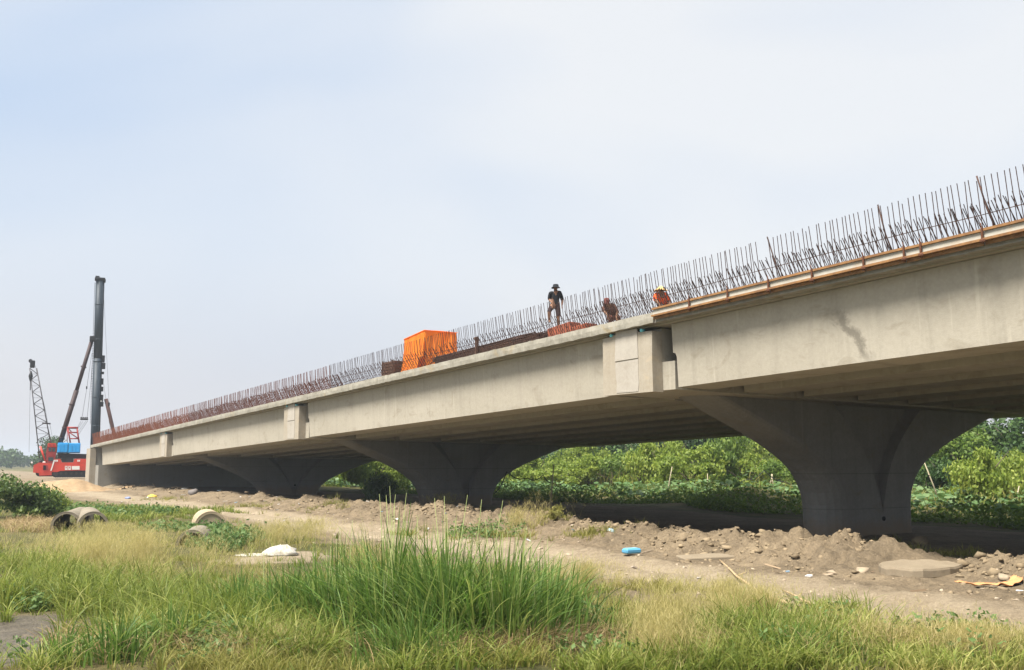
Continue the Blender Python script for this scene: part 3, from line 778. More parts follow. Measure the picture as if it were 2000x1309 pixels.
person('person', deck(-4.45, .75, .12), FACE_CAM, J, E2, 'person crouching in brown work clothes with a cloth wrapped round the head, behind the rebar',
       {'shirt': ('shirt', cloth('brown shirt', (.09, .042, .030))), 'pants': ('trousers', cloth('rust trousers', (.13, .05, .035)))},
       dict(prof=[(.105, -.10), (.112, -.02), (.115, .05), (.10, .11), (.06, .135), (.01, .14)], name='head_cloth', mat=cloth('maroon cloth', (.15, .055, .05)), face=(-.6, -1, -.3)))
# 3: stooping, orange-red shirt, conical straw hat
J = {k: v for k, v in J.items() if len(k) < 7 and not k[0] == 'f' and k[:2] not in ('th',) and not k.startswith('palm')}
J['head'] = ((-.03, -.20, 1.02), (.088, .10), 'skin'); J['crown'] = ((-.03, -.21, 1.09), (.075, .085), 'skin'); J['neck'] = ((-.02, -.15, .95), .065, 'skin')
J['belly'] = ((.08, .02, .64), (.16, .13), 'shirt'); J['chest'] = ((.03, -.07, .82), (.18, .13), 'shirt')
E3 = list(CORE); hand_chain(J, E3, 'wrl', (.2, -.3, -.9), (1, 0, 0), tag_='l'); hand_chain(J, E3, 'wrr', (-.1, -.3, -.9), (1, 0, 0), tag_='r')
person('person', deck(-1.75, .85, .08), FACE_CAM, J, E3, 'person stooping in an orange red shirt and yellow straw hat where the edge formwork begins',
       {'shirt': ('shirt', cloth('orange red shirt', (.85, .12, .03))), 'pants': ('trousers', cloth('dark work trousers', (.05, .05, .06)))},
       dict(prof=[(.235, -.01), (.225, .008), (.15, .055), (.085, .115), (.01, .165)], name='straw_hat', mat=mat_plain('straw', (.78, .52, .20), .8, 0, .25, 25), face=(.2, -1, -.5)))

# ------------------------------------------------------------------ piling rig and crane, far left
RED = mat_plain('red machine paint', (.62, .055, .03), .45, 0, .12, 3, .4, dirt=(.30, .06, .04), amount=.4)
REDD = mat_plain('dark red machine paint', (.32, .035, .03), .5, 0, .15, 3, .4)
BLUE = mat_plain('blue machine paint', (.02, .34, .78), .45, 0, .1, 2, .4, dirt=(.02, .2, .45), amount=.4)
DARK = mat_plain('black machine parts', (.022, .022, .024), .7, .1, .3, 6)
MAST = mat_plain('blue black mast steel', (.030, .042, .056), .55, .1, .25, 2.5)
STRUT = mat_plain('brown black strut', (.045, .026, .026), .6, .1, .25, 2)
GREY = mat_plain('weathered grey boom', (.085, .08, .085), .6, .1, .3, 4)
WHITE = mat_plain('white paint', (.78, .77, .74), .6, 0, .05)
GLASS = NT('cab glass'); GLASS.col((.03, .05, .055)); GLASS.set(.12, 0, .6); GLASS = GLASS.m
CABLE = mat_plain('wire rope', (.05, .05, .05), .6, .3, .1)
def frame(px0, py0, z0):
    x, y = at(px0, py0, z0); th = math.atan2(-x, y); kx = y / F * math.cos(th); kz = y / F
    sh = (px0 + 60 - CX) / (F / math.tan(PITCH))
    def m(px, py, d=0.0): return (((px + (py0 - py) * sh) - px0) * kx, d, (py0 - py) * kz)
    return (x, y, z0), th, m
def tracks(root, x0, x1, ys, h, wdt):
    for yy in ys:
        b = MB(); rr = h / 2; n = 8; P = [(x1 - rr + rr * math.sin(a), rr - rr * math.cos(a)) for a in np.linspace(0, math.pi, n)] + [(x0 + rr - rr * math.sin(a), rr + rr * math.cos(a)) for a in np.linspace(0, math.pi, n)]
        b.prism([(a, z) for a, z in P], yy - wdt / 2, yy + wdt / 2)
        tr_ = b.build('crawler_track', DARK, root)
        k = int((x1 - x0 - h) / (h * .62))
        for i in range(k + 1):
            cx = x0 + rr + (x1 - x0 - h) * i / k
            MB().tube([(cx, yy - wdt / 2 - .04, rr), (cx, yy - wdt / 2 + .02, rr)], rr * (.66 if i in (0, k) else .36), 12).build('wheel', mat_g, tr_)
        pts = np.linspace(x0 + rr, x1 - rr, 22); sh = MB()
        for q in pts:
            sh.box((q, yy, h + .02), (.11, wdt + .06, .05)); sh.box((q, yy, -.0), (.11, wdt + .06, .05))
        sh.build('track_shoes', DARK, tr_)
mat_g = mat_plain('track wheel', (.06, .05, .045), .8, .2, .3, 5)
loc, th, m = frame(130, 932, .85)
rig = empty('piling_rig', loc, th, 'red piling rig with blue power packs and a tall dark leader mast behind the abutment', 'piling rig')
gx0, gx1 = m(99, 0)[0] * 0 + (99 - 130) * .0563, (190 - 130) * .0563
tracks(rig, gx0, gx1, (-1.35, 1.6), .95, .75)
bd = MB(); pl = [m(107, 898), m(118, 897), m(121, 904), m(143, 904), m(145, 897), m(178, 897), m(178, 919), m(118, 920), m(112, 922), m(100, 922)]
bd.prism([(p[0], p[2]) for p in pl], -1.8, 1.8); body = bd.build('machine_deck', RED, rig)
MB().prism([(p[0], p[2]) for p in (m(105.6, 899), m(108.0, 899), m(101.6, 919.5), m(99.2, 919.5))], -1.86, -1.805).build('white_stripe', WHITE, body)
MB().prism([(p[0], p[2]) for p in (m(121, 896), m(143, 896), m(142.5, 903.5), m(121.5, 903.5))], -1.6, 1.6).build('engine_bay', DARK, body)
MB().prism([(p[0], p[2]) for p in (m(112, 886), m(176, 888), m(176, 897), m(113, 896))], -1.2, 1.3).build('support_frame', DARK, body)
# white lettering plate: two blocky figures and a pale bar, as far as they can be read
def plate(x0, x1, y0, y1, name='marking', d=-1.84, mat=WHITE): MB().prism([(p[0], p[2]) for p in (m(x0, y0), m(x1, y0), m(x1, y1), m(x0, y1))], d, -1.803).build(name, mat, body)
plate(140, 155, 910.8, 917.6)
for x0 in (126.8, 133.2):
    plate(x0, x0 + 5, 910.6, 911.8); plate(x0, x0 + 5, 915.2, 918); plate(x0, x0 + 1.4, 912.0, 915.0); plate(x0 + 3.4, x0 + 5, 912.0, 915.0)
for x0 in (108.4, 111.2, 150.6, 153.4): plate(x0, x0 + 2.2, 899, 902.4)
for x0, x1, tq in ((113.2, 132.2, 866.5), (134.2, 156, 867.0)):
    a, b = m(x0, tq), m(x1, 886); w, h = b[0] - a[0], a[2] - b[2]
    pk = MB().box(((a[0] + b[0]) / 2, -.4, (a[2] + b[2]) / 2), (w, 2.0, h), None, .05).build('power_pack', BLUE, rig)
    for q in (-.3, 0, .3): MB().box(((a[0] + b[0]) / 2 + q * w, -1.41, (a[2] + b[2]) / 2 - .05), (w * .22, .03, h * .7), None, .01).build('door_panel', BLUE, pk)
    MB().box(((a[0] + b[0]) / 2, -1.41, b[2] + .05), (w * .94, .02, .07)).build('base_skirt', DARK, pk)
MB().tube([m(133.2, 890, -1.1), m(133.2, 866, -1.1)], .10, 8).build('exhaust', mat_plain('teal pipe', (.05, .22, .24), .5), rig)
# gantry A-frame
ga = MB()
for d in (-.8, .8):
    ga.tube([m(137.5, 868, d), m(132, 837, d)], .09, 6); ga.tube([m(154.5, 868, d), m(150, 837, d)], .09, 6)
    ga.tube([m(130.5, 837, d), m(152, 837, d)], .11, 6); ga.tube([m(134, 846, d), m(151, 846, d)], .06, 6); ga.tube([m(136, 858, d), m(153, 858, d)], .06, 6)
    ga.tube([m(135, 846, d), m(153, 858, d)], .05, 5); ga.tube([m(133, 838, d), m(140, 846, d)], .05, 5); ga.tube([m(131, 837, d), m(131, 868, d)], .045, 5)
for x, y in ((132, 837), (150, 837), (137, 858), (153, 858)): ga.tube([m(x, y, -.8), m(x, y, .8)], .07, 6)
ga.build('gantry', REDD, rig)
# leader mast: round tube with guide rail, ladder, collar rings, head, hammer parts
def mid(py): return 195.5 - (py - 537) * .0308
b = MB(); b.tube([m(mid(928) - 1, 928, 0), m(mid(700), 700, 0)], .50, 14); b.tube([m(mid(700), 700, 0), m(mid(543), 543, 0)], .50, 14)
mast = b.build('leader_mast', MAST, rig)
MB().tube([m(mid(928) + 7.5, 928, .1), m(mid(545) + 7.0, 545, .1)], .15, 6).build('guide_rail', DARK, mast)
b = MB(); b.box(m(mid(540), 540.5), (1.25, 1.1, .35), None, .04); b.box(m(mid(540) - 5, 537), (.5, .5, .35), None, .03); b.box(m(mid(540) + 8, 543), (.45, .5, .45), None, .05); b.build('mast_head', DARK, mast)
for py in (592, 662, 706, 776, 833): MB().tube([m(mid(py + .9), py + .9), m(mid(py - .9), py - .9)], .53, 14).build('collar', MAST, mast)
b = MB()
for py in np.arange(550, 830, 5.0): b.tube([m(mid(py) - 8.5, py, -.2), m(mid(py) - 10.3, py, -.2)], .035, 4); b.tube([m(mid(py) - 10.3, py, -.2), m(mid(py) - 10.5, py + 2, -.2)], .035, 4)
b.tube([m(mid(548) - 10.2, 548, -.2), m(mid(830) - 10.2, 830, -.2)], .02, 4); b.build('ladder', DARK, mast)
for x, y, w, h in ((11, 700, .45, .9), (12, 714, .5, .8), (11, 728, .35, .3), (10.5, 745, .35, .8), (11, 760, .3, .6), (10.5, 778, .4, .9), (11, 790, .45, .6)): MB().box(m(mid(y) + x, y, .1), (w, .6, h), None, .03).build('hammer_guide', DARK, mast)
MB().box(m(mid(783) + 9.5, 784, -.2), (.16, .1, .16)).build('lamp', WHITE, mast)
st = MB(); st.tube([m(116.5, 869, .4), m(149, 764, .3)], .30, 10); st.tube([m(149, 764, .3), m(178.5, 666, .1)], .24, 10); s_o = st.build('backstay_strut', STRUT, rig)
for px, py in ((120, 857.5), (126, 838), (139.5, 793), (162.5, 718)): MB().tube([m(px, py, .35), m(px + .7, py - 2.2, .35)], .36, 10).build('strut_collar', STRUT, s_o)
MB().box(m(180.5, 661, 0), (.7, .8, .7), None, .06).build('strut_joint', DARK, s_o)
b = MB(); b.box(m(164, 820), (.95, .35, .22), None, .05)
for q in (-.35, -.12, .12, .35):
    x, _, z = m(164, 817); b.tube([(x + q, -.1, z), (x + q, .1, z)], .10, 8)
b.build('pulley_block', DARK, rig)
def rope(pts, root, r=.028): MB().tube(pts, r, 4).build('wire_rope', CABLE, root)
rope([m(160, 816), m(169, 760), m(179, 690)], rig); rope([m(170, 816), m(178, 740), m(181, 690)], rig)
rope([m(158, 824), m(150, 838)], rig); rope([m(162, 824), m(151, 840)], rig); rope([m(167, 824), m(152, 845)], rig); rope([m(171, 823), m(153, 850)], rig)
MB().box(m(169, 758), (.16, .16, .35)).build('rope_clamp', DARK, rig)
rope([m(202, 546, .2), m(214, 793, .2)], rig, .02); rope([m(203, 750, .2), m(216, 838, .2)], rig, .018)
pile = empty('tube_pile', loc, th, 'rusty steel tube pile leaning behind the deck rebar, right of the tall mast', 'pile')
MB().tube([m(207.5, 779, .2), m(216, 815, .2), m(237, 905, .2), m(244, 930, .2)], .24, 12).build('pile_tube', mat_plain('rusty tube', (.13, .07, .06), .7, .1, .3, 3), pile)
MB().box(m(213.5, 790, 0), (.22, .2, .5), None, .03).build('lifting_shackle', DARK, pile)
# lattice boom crane
loc2, th2, m = frame(85, 930, .85)
crane = empty('lattice_boom_crane', loc2, th2, 'red crawler crane with a grey lattice boom at the far left', 'crane')
tracks(crane, (68 - 85) * .058, (112 - 85) * .058, (-.9, 1.4), .8, .7)
b = MB(); pl = [m(66, 909), m(76, 904), m(103, 906), m(104, 928), m(77, 929), m(76, 924), m(65, 923)]
b.prism([(p[0], p[2]) for p in pl], -1.5, 1.5); hs = b.build('machine_house', RED, crane)
MB().prism([(p[0], p[2]) for p in (m(84, 909), m(93, 909), m(93, 918.5), m(84, 918.5))], -1.56, -1.503).build('vent_frame', REDD, hs)
MB().prism([(p[0], p[2]) for p in (m(84.5, 909.6), m(89.5, 909.6), m(89.5, 918), m(84.5, 918))], -1.60, -1.565).build('vent_opening', BLACK, hs)
MB().tube([m(75, 903, -.6), m(82, 903, -.6)], .30, 10).build('winch_drum', DARK, hs)
MB().box(m(86, 903.5, -1.2), (.35, .2, .2), None, .03).build('lamp', WHITE, hs)
b = MB(); b.tube([m(62.5, 905, -1.0), m(62.5, 912, -1.0)], .03, 5); b.build('mirror_arm', DARK, hs)
MB().tube([m(62.5, 903.8, -1.05), m(62.5, 903.8, -.98)], .14, 12).build('mirror', WHITE, hs)
cab = MB(); pl = [m(91, 905), m(89.5, 885), m(93.5, 868), m(108, 868), m(111, 876), m(106, 905)]
cab.prism([(p[0], p[2]) for p in pl], -1.45, -.1); cb = cab.build('cab', REDD, crane)
MB().prism([(p[0], p[2]) for p in (m(93, 867), m(108.5, 867), m(110, 874), m(92.5, 874))], -1.5, -.05).build('cab_roof', RED, cb)
for q in ((94.5, 876, 100, 883), (101.5, 876, 107.5, 883), (94, 894, 104, 901)):
    MB().prism([(p[0], p[2]) for p in (m(q[0], q[1]), m(q[2], q[1]), m(q[2], q[3]), m(q[0], q[3]))], -1.48, -1.452).build('window', GLASS, cb)
MB().prism([(p[0], p[2]) for p in (m(94.5, 885), m(105.5, 885), m(104.5, 891.5), m(94.5, 891.5))], -1.48, -1.452).build('door_panel', REDD, cb)
for x in (94.5, 102): MB().prism([(p[0], p[2]) for p in (m(x, 869.3), m(x + 5, 869.3), m(x + 3.5, 871.5), m(x + 1, 871.5))], -1.53, -1.505).build('roof_vent', REDD, cb)
MB().tube([m(78.5, 873, -.6), m(89, 903, -.8)], .12, 6).build('boom_foot_strut', RED, crane)
bm_ = MB()
def boom_pt(f, side, d):
    ly, ry = 895 - f * (895 - 722), 895 - f * (895 - 722)
    lx, rx = 77 + f * (57.5 - 77), 104 + f * (71 - 104)
    dep = (.55 - .2 * f) * d
    return m(lx if side < 0 else rx, ly if side < 0 else ry, dep)
for sd in (-1, 1):
    for d in (-1, 1): bm_.tube([boom_pt(f, sd, d) for f in (0, .5, 1)], .07, 5)
nb = 15
for k in range(nb):
    f0, f1 = k / nb, (k + 1) / nb
    for d in (-1, 1):
        bm_.tube([boom_pt(f0, -1 if k % 2 else 1, d), boom_pt(f1, 1 if k % 2 else -1, d)], .042, 4)
    for sd in (-1, 1): bm_.tube([boom_pt(f0, sd, -1 if k % 2 else 1), boom_pt(f1, sd, 1 if k % 2 else -1)], .028, 4)
    bm_.tube([boom_pt(f0, -1, -1), boom_pt(f0, 1, -1)], .025, 4)
bm = bm_.build('lattice_boom', GREY, crane)
MB().box(m(62.8, 714), (.62, .75, 1.0), None, .08).build('boom_head', DARK, bm)
MB().tube([m(59, 708, -.3), m(59, 708, .3)], .25, 12).build('head_sheave', DARK, bm)
b = MB(); b.tube([m(60.2, 728, -.3), m(59.5, 738, -.3), m(59, 748, -.3)], [.10, .30, .10], 8); b.tube([m(59, 748, -.3), m(58.8, 765, -.3)], .06, 5); b.build('hook_block', DARK, crane)
rope([m(58.5, 764, -.3), m(57, 884, -.3)], crane, .022); rope([m(68, 716), m(89, 806), m(93, 828)], crane, .025); rope([m(92, 830), m(101, 866)], crane, .022); rope([m(97, 830), m(104, 866)], crane, .022)
b = MB(); b.tube([m(82, 828), m(98.5, 829)], .10, 6); b.build('bridle_bar', GREY, crane)

# ------------------------------------------------------------------ loose things on the ground
PIPEC = mat_concrete('pipe concrete', (.17, .145, .108), (.27, .235, .175), .5, scale=2.5)
PIPET = mat_concrete('tan pipe concrete', (.34, .265, .17), (.44, .35, .235), .3, scale=2.5)
def pipe(p, rz, r, ln, lab, tilt=0.0, wall=.075, mat=None):
    PIPEC_ = mat or PIPEC
    e = empty('concrete_pipe', p, rz, lab, 'pipe', 'concrete culvert pipes'); n = 32; P = []; Fs = []
    rings = [(r, 0), (r, ln), (r - wall, ln), (r - wall, 0)]
    for rr, y in rings:
        for k in range(n):
            a = 2 * math.pi * k / n; jr = .006 * math.sin(5 * a + y); P.append(((rr + jr) * math.cos(a), y, r + (rr + jr) * math.sin(a) + y * tilt))
    for i in range(4):
        for k in range(n):
            j = (i + 1) % 4; Fs.append((i * n + k, i * n + (k + 1) % n, j * n + (k + 1) % n, j * n + k))
    MB().add(P, Fs).build('pipe_barrel', PIPEC_, e)
    b = MB(); P = []; Fs = []
    for rr, y in ((r + .035, -.005), (r + .035, .14), (r + .004, .16), (r + .004, -.005)):
        for k in range(n): a = 2 * math.pi * k / n; P.append((rr * math.cos(a), y, r + rr * math.sin(a)))
    for i in range(4):
        for k in range(n): j = (i + 1) % 4; Fs.append((i * n + k, i * n + (k + 1) % n, j * n + (k + 1) % n, j * n + k))
    b.add(P, Fs).build('socket_rim', PIPEC_, e)
    return e
pipe(gp(128, 1041, -.30), .30, .55, 5.0, 'left of the two concrete pipes lying side by side near the shrub')
pipe(gp(181, 1041, -.30), .44, .55, 5.0, 'right of the two concrete pipes lying side by side near the shrub')
pipe(gp(374, 1064, -.52), .22, .50, 3.0, 'concrete pipe sunk in green creepers, its dark mouth showing')
e_ = pipe(gp(411, 1034, -.55), .36, .62, 3.0, 'tan concrete pipe end rising out of the creepers behind the sunken pipe', mat=PIPET)
MB().tube([(0, .05, .62), (0, .12, .62)], .555, 28).build('end_plug', PIPET, e_)
def flat_slab(p, poly, th, lab, mat, rx=0.0, ry=0.0, rz=0.0):
    e = empty('concrete_slab', p, rz, lab, 'slab'); e.rotation_euler = (rx, ry, rz)
    n = len(poly); P = []; Fs = []
    for z, k in ((0, .97), (th * .2, 1.0), (th * .8, 1.0), (th, .975)):
        for i, (a, b) in enumerate(poly): P.append((a * k, b * k, z + .012 * math.sin(i * 2.3)))
    for r in range(3):
        for i in range(n): j = (i + 1) % n; Fs.append((r * n + i, r * n + j, (r + 1) * n + j, (r + 1) * n + i))
    Fs += [tuple(range(n - 1, -1, -1)), tuple(range(3 * n, 4 * n))]
    MB().add(P, Fs).build('slab_block', mat, e); return e
SLABC = mat_concrete('weathered slab', (.20, .16, .11), (.29, .24, .17), .3, scale=3)
rg = np.random.default_rng(8)
poly = [(1.02 * math.cos(a) * (1 + rg.normal(0, .03)), .80 * math.sin(a) * (1 + rg.normal(0, .04))) for a in np.linspace(0, 2 * math.pi, 26)[:-1]]
flat_slab(gp(1797, 1122, .0), poly, .25, 'thick round tan concrete slab lying on the dirt right of the big pier', SLABC, .03, -.03, .2)
flat_slab(gp(1385, 1091, -.03), [(-.85, -.35), (.80, -.42), (.92, .30), (.1, .42), (-.9, .35)], .12, 'thin flat concrete slab on the dirt in front of the big pier', SLABC, .05, -.03, .15)
WOOD = mat_plain('pale dead branch', (.46, .34, .20), .8, 0, .3, 8, dirt=(.25, .17, .09), amount=.5)
def branch(pixs, r0, lab, twigs):
    pts = [gp(a, b, c) for a, b, c in pixs]; e = empty('fallen_branch', pts[0], 0, lab, 'branch'); o = pts[0]
    q = []
    for i in range(len(pts) - 1):
        for f in (0, .33, .66): q.append(pts[i].lerp(pts[i + 1], f) - o + Vector((random.gauss(0, .02), random.gauss(0, .02), random.gauss(0, .015))))
    q.append(pts[-1] - o); MB().tube(q, [r0 * (.55 + .45 * i / len(q)) for i in range(len(q))], 7).build('stem', WOOD, e)
    for k, d in twigs: MB().tube([q[k], q[k] + Vector(d)], [r0 * .4, r0 * .2], 5).build('twig', WOOD, e)
branch([(1405, 1101, .10), (1440, 1125, .07), (1490, 1160, .08), (1552, 1194, .08)], .042, 'long pale dead branch lying across the dirt road', [(3, (.2, -.1, .10)), (6, (-.15, -.2, .06))])
branch([(1531, 1158, .06), (1570, 1180, .07), (1612, 1200, .06)], .035, 'short pale dead branch lying right of the long one', [(2, (.15, .1, .05))])
SACK = mat_plain('white woven sack', (.52, .50, .45), .85, 0, .25, 7, dirt=(.30, .25, .18), amount=.55)
def lump(p, d, name, part, mat, lab, cat, seed, rz=0, flat=.45):
    """soft crumpled body: displaced sphere with flattened base"""
    e = empty(name, p, rz, lab, cat); n, m_ = 20, 10; P = []; Fs = []; rg = np.random.default_rng(seed); ph = rg.uniform(0, 6, 6)
    for i in range(m_ + 1):
        f = i / m_ * math.pi
        for k in range(n):
            a = 2 * math.pi * k / n
            r = 1 + .13 * math.sin(3 * a + ph[0]) * math.sin(2 * f + ph[1]) + .10 * math.sin(7 * a + ph[2] + 3 * f) + .06 * math.sin(11 * f + ph[3] + 2 * a) + rg.normal(0, .02)
            z = math.cos(f) * r; z = z if z > 0 else z * .25
            P.append((d[0] * r * math.sin(f) * math.cos(a), d[1] * r * math.sin(f) * math.sin(a), d[2] * z))
    for i in range(m_):
        for k in range(n): Fs.append((i * n + k, i * n + (k + 1) % n, (i + 1) * n + (k + 1) % n, (i + 1) * n + k))
    MB().add(P, Fs, True).build(part, mat, e); return e
lump(gp(548, 1084, .02), (.50, .34, .24), 'white_sack', 'sack_body', SACK, 'crumpled white woven sack lying on bare ground in the grass', 'sack', 3, .2)
lump(gp(495, 1083, .0), (.55, .30, .06), 'sack_scrap', 'sheet', SACK, 'flat pale scrap of sacking left of the white sack', 'sack', 4, .1)
BLUEP = mat_plain('blue plastic', (.10, .33, .52), .4, 0, .1, 5)
e = empty('blue_block', gp(1233, 1047, .06), .5, 'bright blue foam block lying on the spoil beside the deck shadow', 'block')
MB().box((0, 0, .08), (.55, .30, .15), None, .04).build('block_body', BLUEP, e); MB().box((0, 0, .157), (.40, .2, .012)).build('lid_patch', mat_plain('pale blue', (.25, .6, .82), .5), e)
lump(gp(1192, 1047, .02), (.16, .12, .12), 'plastic_scrap', 'scrap', mat_plain('pale blue bag', (.35, .5, .6), .5), 'small pale blue plastic scrap left of the blue block', 'litter', 21)
lump(gp(1158, 1029, .04), (.30, .2, .16), 'rubbish_bag', 'bag', mat_plain('grey plastic bag', (.50, .52, .56), .4), 'pale grey plastic bag on the spoil left of the blue block', 'bag', 5)
lump(gp(297, 966, .04), (.38, .25, .20), 'yellow_bag', 'bag', mat_plain('yellow plastic', (.75, .55, .10), .5), 'small yellow bag on the soil in front of the abutment', 'bag', 6)
lump(gp(250, 974, .02), (.22, .2, .12), 'blue_scrap', 'scrap', mat_plain('dull blue plastic', (.2, .25, .45), .5), 'small dull blue scrap on the soil left of the yellow bag', 'litter', 7)
lump(gp(360, 966, .02), (.32, .25, .12), 'white_bag', 'bag', SACK, 'small white bag on the soil right of the yellow bag', 'bag', 12)
TSC = mat_plain('faded orange sheet', (.62, .30, .13), .7, 0, .2, 6, dirt=(.5, .33, .18), amount=.3)
V = []; Q = []
for j in range(9):
    for i in range(23):
        a, b = i / 22 - .5, j / 8 - .5; V.append((a * 1.35, b * (.42 + .1 * math.sin(i)) - .5 * (1 - 4 * a * a), .04 + .018 * math.sin(i * 1.3 + j * .9) + .014 * math.sin(j * 2.7 + i * .6)))
for j in range(8):
    for i in range(22): k = j * 23 + i; Q.append((k, k + 1, k + 24, k + 23))
sp0 = gp(1930, 1144)
V = [(a, b, gz(sp0.x + a, sp0.y + b) - sp0.z + .06 + c * .8) for a, b, c in V]
e = empty('orange_sheet', sp0, 0, 'crumpled faded orange plastic sheet on the dirt at the right edge', 'sheet')
o = MB().add(V, Q, True).build('sheet', TSC, e); md = o.modifiers.new('thick', 'SOLIDIFY'); md.thickness = .008
hx_, hy_ = at(136, 950, .3); n_ = 44; hxs = np.linspace(-5.2, 5.2, n_); A, B = np.meshgrid(hxs, hxs); A, B = A.ravel(), B.ravel()
hh = 1.25 * np.exp(-((A / 3.1) ** 2 + (B / 2.6) ** 2) ** 1.15) * (.75 + .5 * fbm(A + 40, B, .7, 4, 12)) + .5 * np.exp(-(((A + 3.0) / 1.4) ** 2 + (B / 1.8) ** 2)) - .12
ii = (np.arange(n_ - 1)[:, None] * n_ + np.arange(n_ - 1)[None, :]).ravel()
e = empty('sand_heap', (hx_, hy_, gz(hx_, hy_)), 0, 'heap of yellowish sand between the abutment and the red machines', 'sand heap')
obj('sand', mesh_np('sand', np.column_stack([A, B, hh + (ground_z(A + hx_, B + hy_) - gz(hx_, hy_))]), np.stack([ii, ii + 1, ii + n_ + 1, ii + n_], 1), None, True), mat_plain('yellow sand', (.33, .235, .14), .95, 0, .3, 3, .1, dirt=(.30, .20, .11), amount=.5), e)
# clods of spoil: a few big ones stand alone, the countless small ones are stuff
def clod_arrays(n, seed):
    """broken angular lumps: hulls of scattered points"""
    import bmesh
    out = []; rg = np.random.default_rng(seed)
    for _ in range(n):
        bm = bmesh.new()
        for q in range(15):
            d = rg.normal(0, 1, 3); d /= np.linalg.norm(d); bm.verts.new(tuple(d * rg.uniform(.65, 1.15)))
        r_ = bmesh.ops.convex_hull(bm, input=bm.verts[:]); bmesh.ops.delete(bm, geom=[v for v in bm.verts if not v.link_faces], context='VERTS')
        bmesh.ops.triangulate(bm, faces=bm.faces[:]); bm.verts.index_update()
        out.append((np.array([v.co[:] for v in bm.verts]), np.array([[v.index for v in f.verts] for f in bm.faces]))); bm.free()
    return out
CL = clod_arrays(8, 9)
def scatter_clods(name, pts, sizes, mat, seed, lab, cat):
    rg = np.random.default_rng(seed); VV = []; TT = []; b = 0; A = np.array(pts); ZZ = ground_z(A[:, 0], A[:, 1])
    for (x, y), sz, zg in zip(pts, sizes, ZZ):
        V, T = CL[int(rg.integers(8))]; a = rg.uniform(0, 6.28); c, s = math.cos(a), math.sin(a)
        sc = sz * rg.uniform(.7, 1.3, 3); sc[2] *= .62; W = V * sc
        W = np.stack([W[:, 0] * c - W[:, 1] * s + x, W[:, 0] * s + W[:, 1] * c + y, W[:, 2]], 1); W[:, 2] += zg + sz * .02
        VV.append(W); TT.append(T + b); b += len(V)
    o = obj(name, mesh_np(name, np.concatenate(VV), None, np.concatenate(TT)), mat); return tag(o, lab, cat, kind='stuff')
rg = np.random.default_rng(14)
pts = []; sz = []
fz = lambda s, t: vnoise(s * .6, t * .6, 5) * .65 + vnoise(s * 1.7, t * 1.7, 9) * .35
while len(pts) < 6000:
    s = rg.uniform(-98, 16) if rg.random() < .45 else rg.uniform(-35, 16); t = rg.normal(1.4, 1.6)
    if t < -3.2 or t > 8: continue
    if fz(s, t) < .46: continue
    pts.append(xy_of(s, t)); sz.append(min(.21, .02 + rg.exponential(.034)))
scatter_clods('spoil_clods', pts, sz, SOILM, 3, 'loose brown clods of spoil heaped along the near side of the bridge', 'soil')
pts = []; sz = []
for _ in range(900):
    s = rg.uniform(-60, 16); t = rg.normal(-4.2, 2.0); pts.append(xy_of(s, t)); sz.append(min(.12, .02 + rg.exponential(.022)))
scatter_clods('road_gravel', pts, sz, mat_plain('pale grit', (.42, .34, .25), .95, 0, .3, 8), 4, 'loose grit and pebbles scattered along the dirt road', 'gravel')
# countless small scraps: chips of plank, paper and plastic trodden into the spoil
LIT = NT('mixed scraps'); g_ = LIT.n('ShaderNodeNewGeometry'); LIT.col(LIT.ramp(g_.outputs['Random Per Island'], [(0.0, (.12, .08, .05)), (.35, (.30, .22, .14)), (.6, (.45, .43, .40)), (.8, (.60, .58, .55)), (.95, (.12, .25, .38))])); LIT = LIT.set(.8)
b = MB(); rg = np.random.default_rng(91)
for _ in range(130):
    s_q, t_q = rg.uniform(-70, 15), rg.normal(-.6, 2.2)
    if t_q > 6: continue
    x, y = xy_of(s_q, t_q); ln, wd = rg.uniform(.08, .45), rg.uniform(.03, .12)
    m_ = Matrix.Rotation(rg.uniform(0, 6.28), 3, 'Z') @ Matrix.Rotation(rg.normal(0, .25), 3, 'X') @ Matrix.Rotation(rg.normal(0, .2), 3, 'Y')
    b.box((x, y, gz(x, y) + .025), (ln, wd, rg.uniform(.01, .04)), m_)
tag(b.build('site_scraps', LIT), 'small scraps of wood, paper and plastic strewn over the spoil', 'litter', kind='stuff')
PALE = mat_plain('pale boulder', (.36, .29, .205), .95, 0, .35, 6)
for px, py, szs, mt, lab in ((378, 968, .55, mat_plain('grey boulder', (.20, .18, .17), .9, 0, .3, 5), 'grey boulder on the spoil in front of the dark abutment wall'),
                        (1513, 1052, .42, SOILM, 'large brown clod standing up on the spoil ridge left of the big pier'),
                        (1685, 1120, .24, PALE, 'pale broken stone left of the round slab'), (1627, 1118, .17, PALE, 'small tan stone on the dirt further left of the round slab'),
                        (1800, 1062, .36, SOILM, 'brown clod on the ridge just right of the big pier base'), (1690, 1060, .34, SOILM, 'brown clod at the foot of the big pier'),
                        (1960, 1110, .22, PALE, 'flat pale stone at the right edge above the orange sheet')):
    V, T = CL[random.randrange(8)]; p = gp(px, py)
    e = empty('boulder' if mt is not SOILM else 'soil_clod', p, random.uniform(0, 6), lab, 'rock' if mt is not SOILM else 'clod')
    obj('rock_body' if mt is not SOILM else 'clod_body', mesh_np('rock', V * szs * np.array([1, .85, .6]) + np.array([0, 0, szs * .12]), None, T), mt, e)

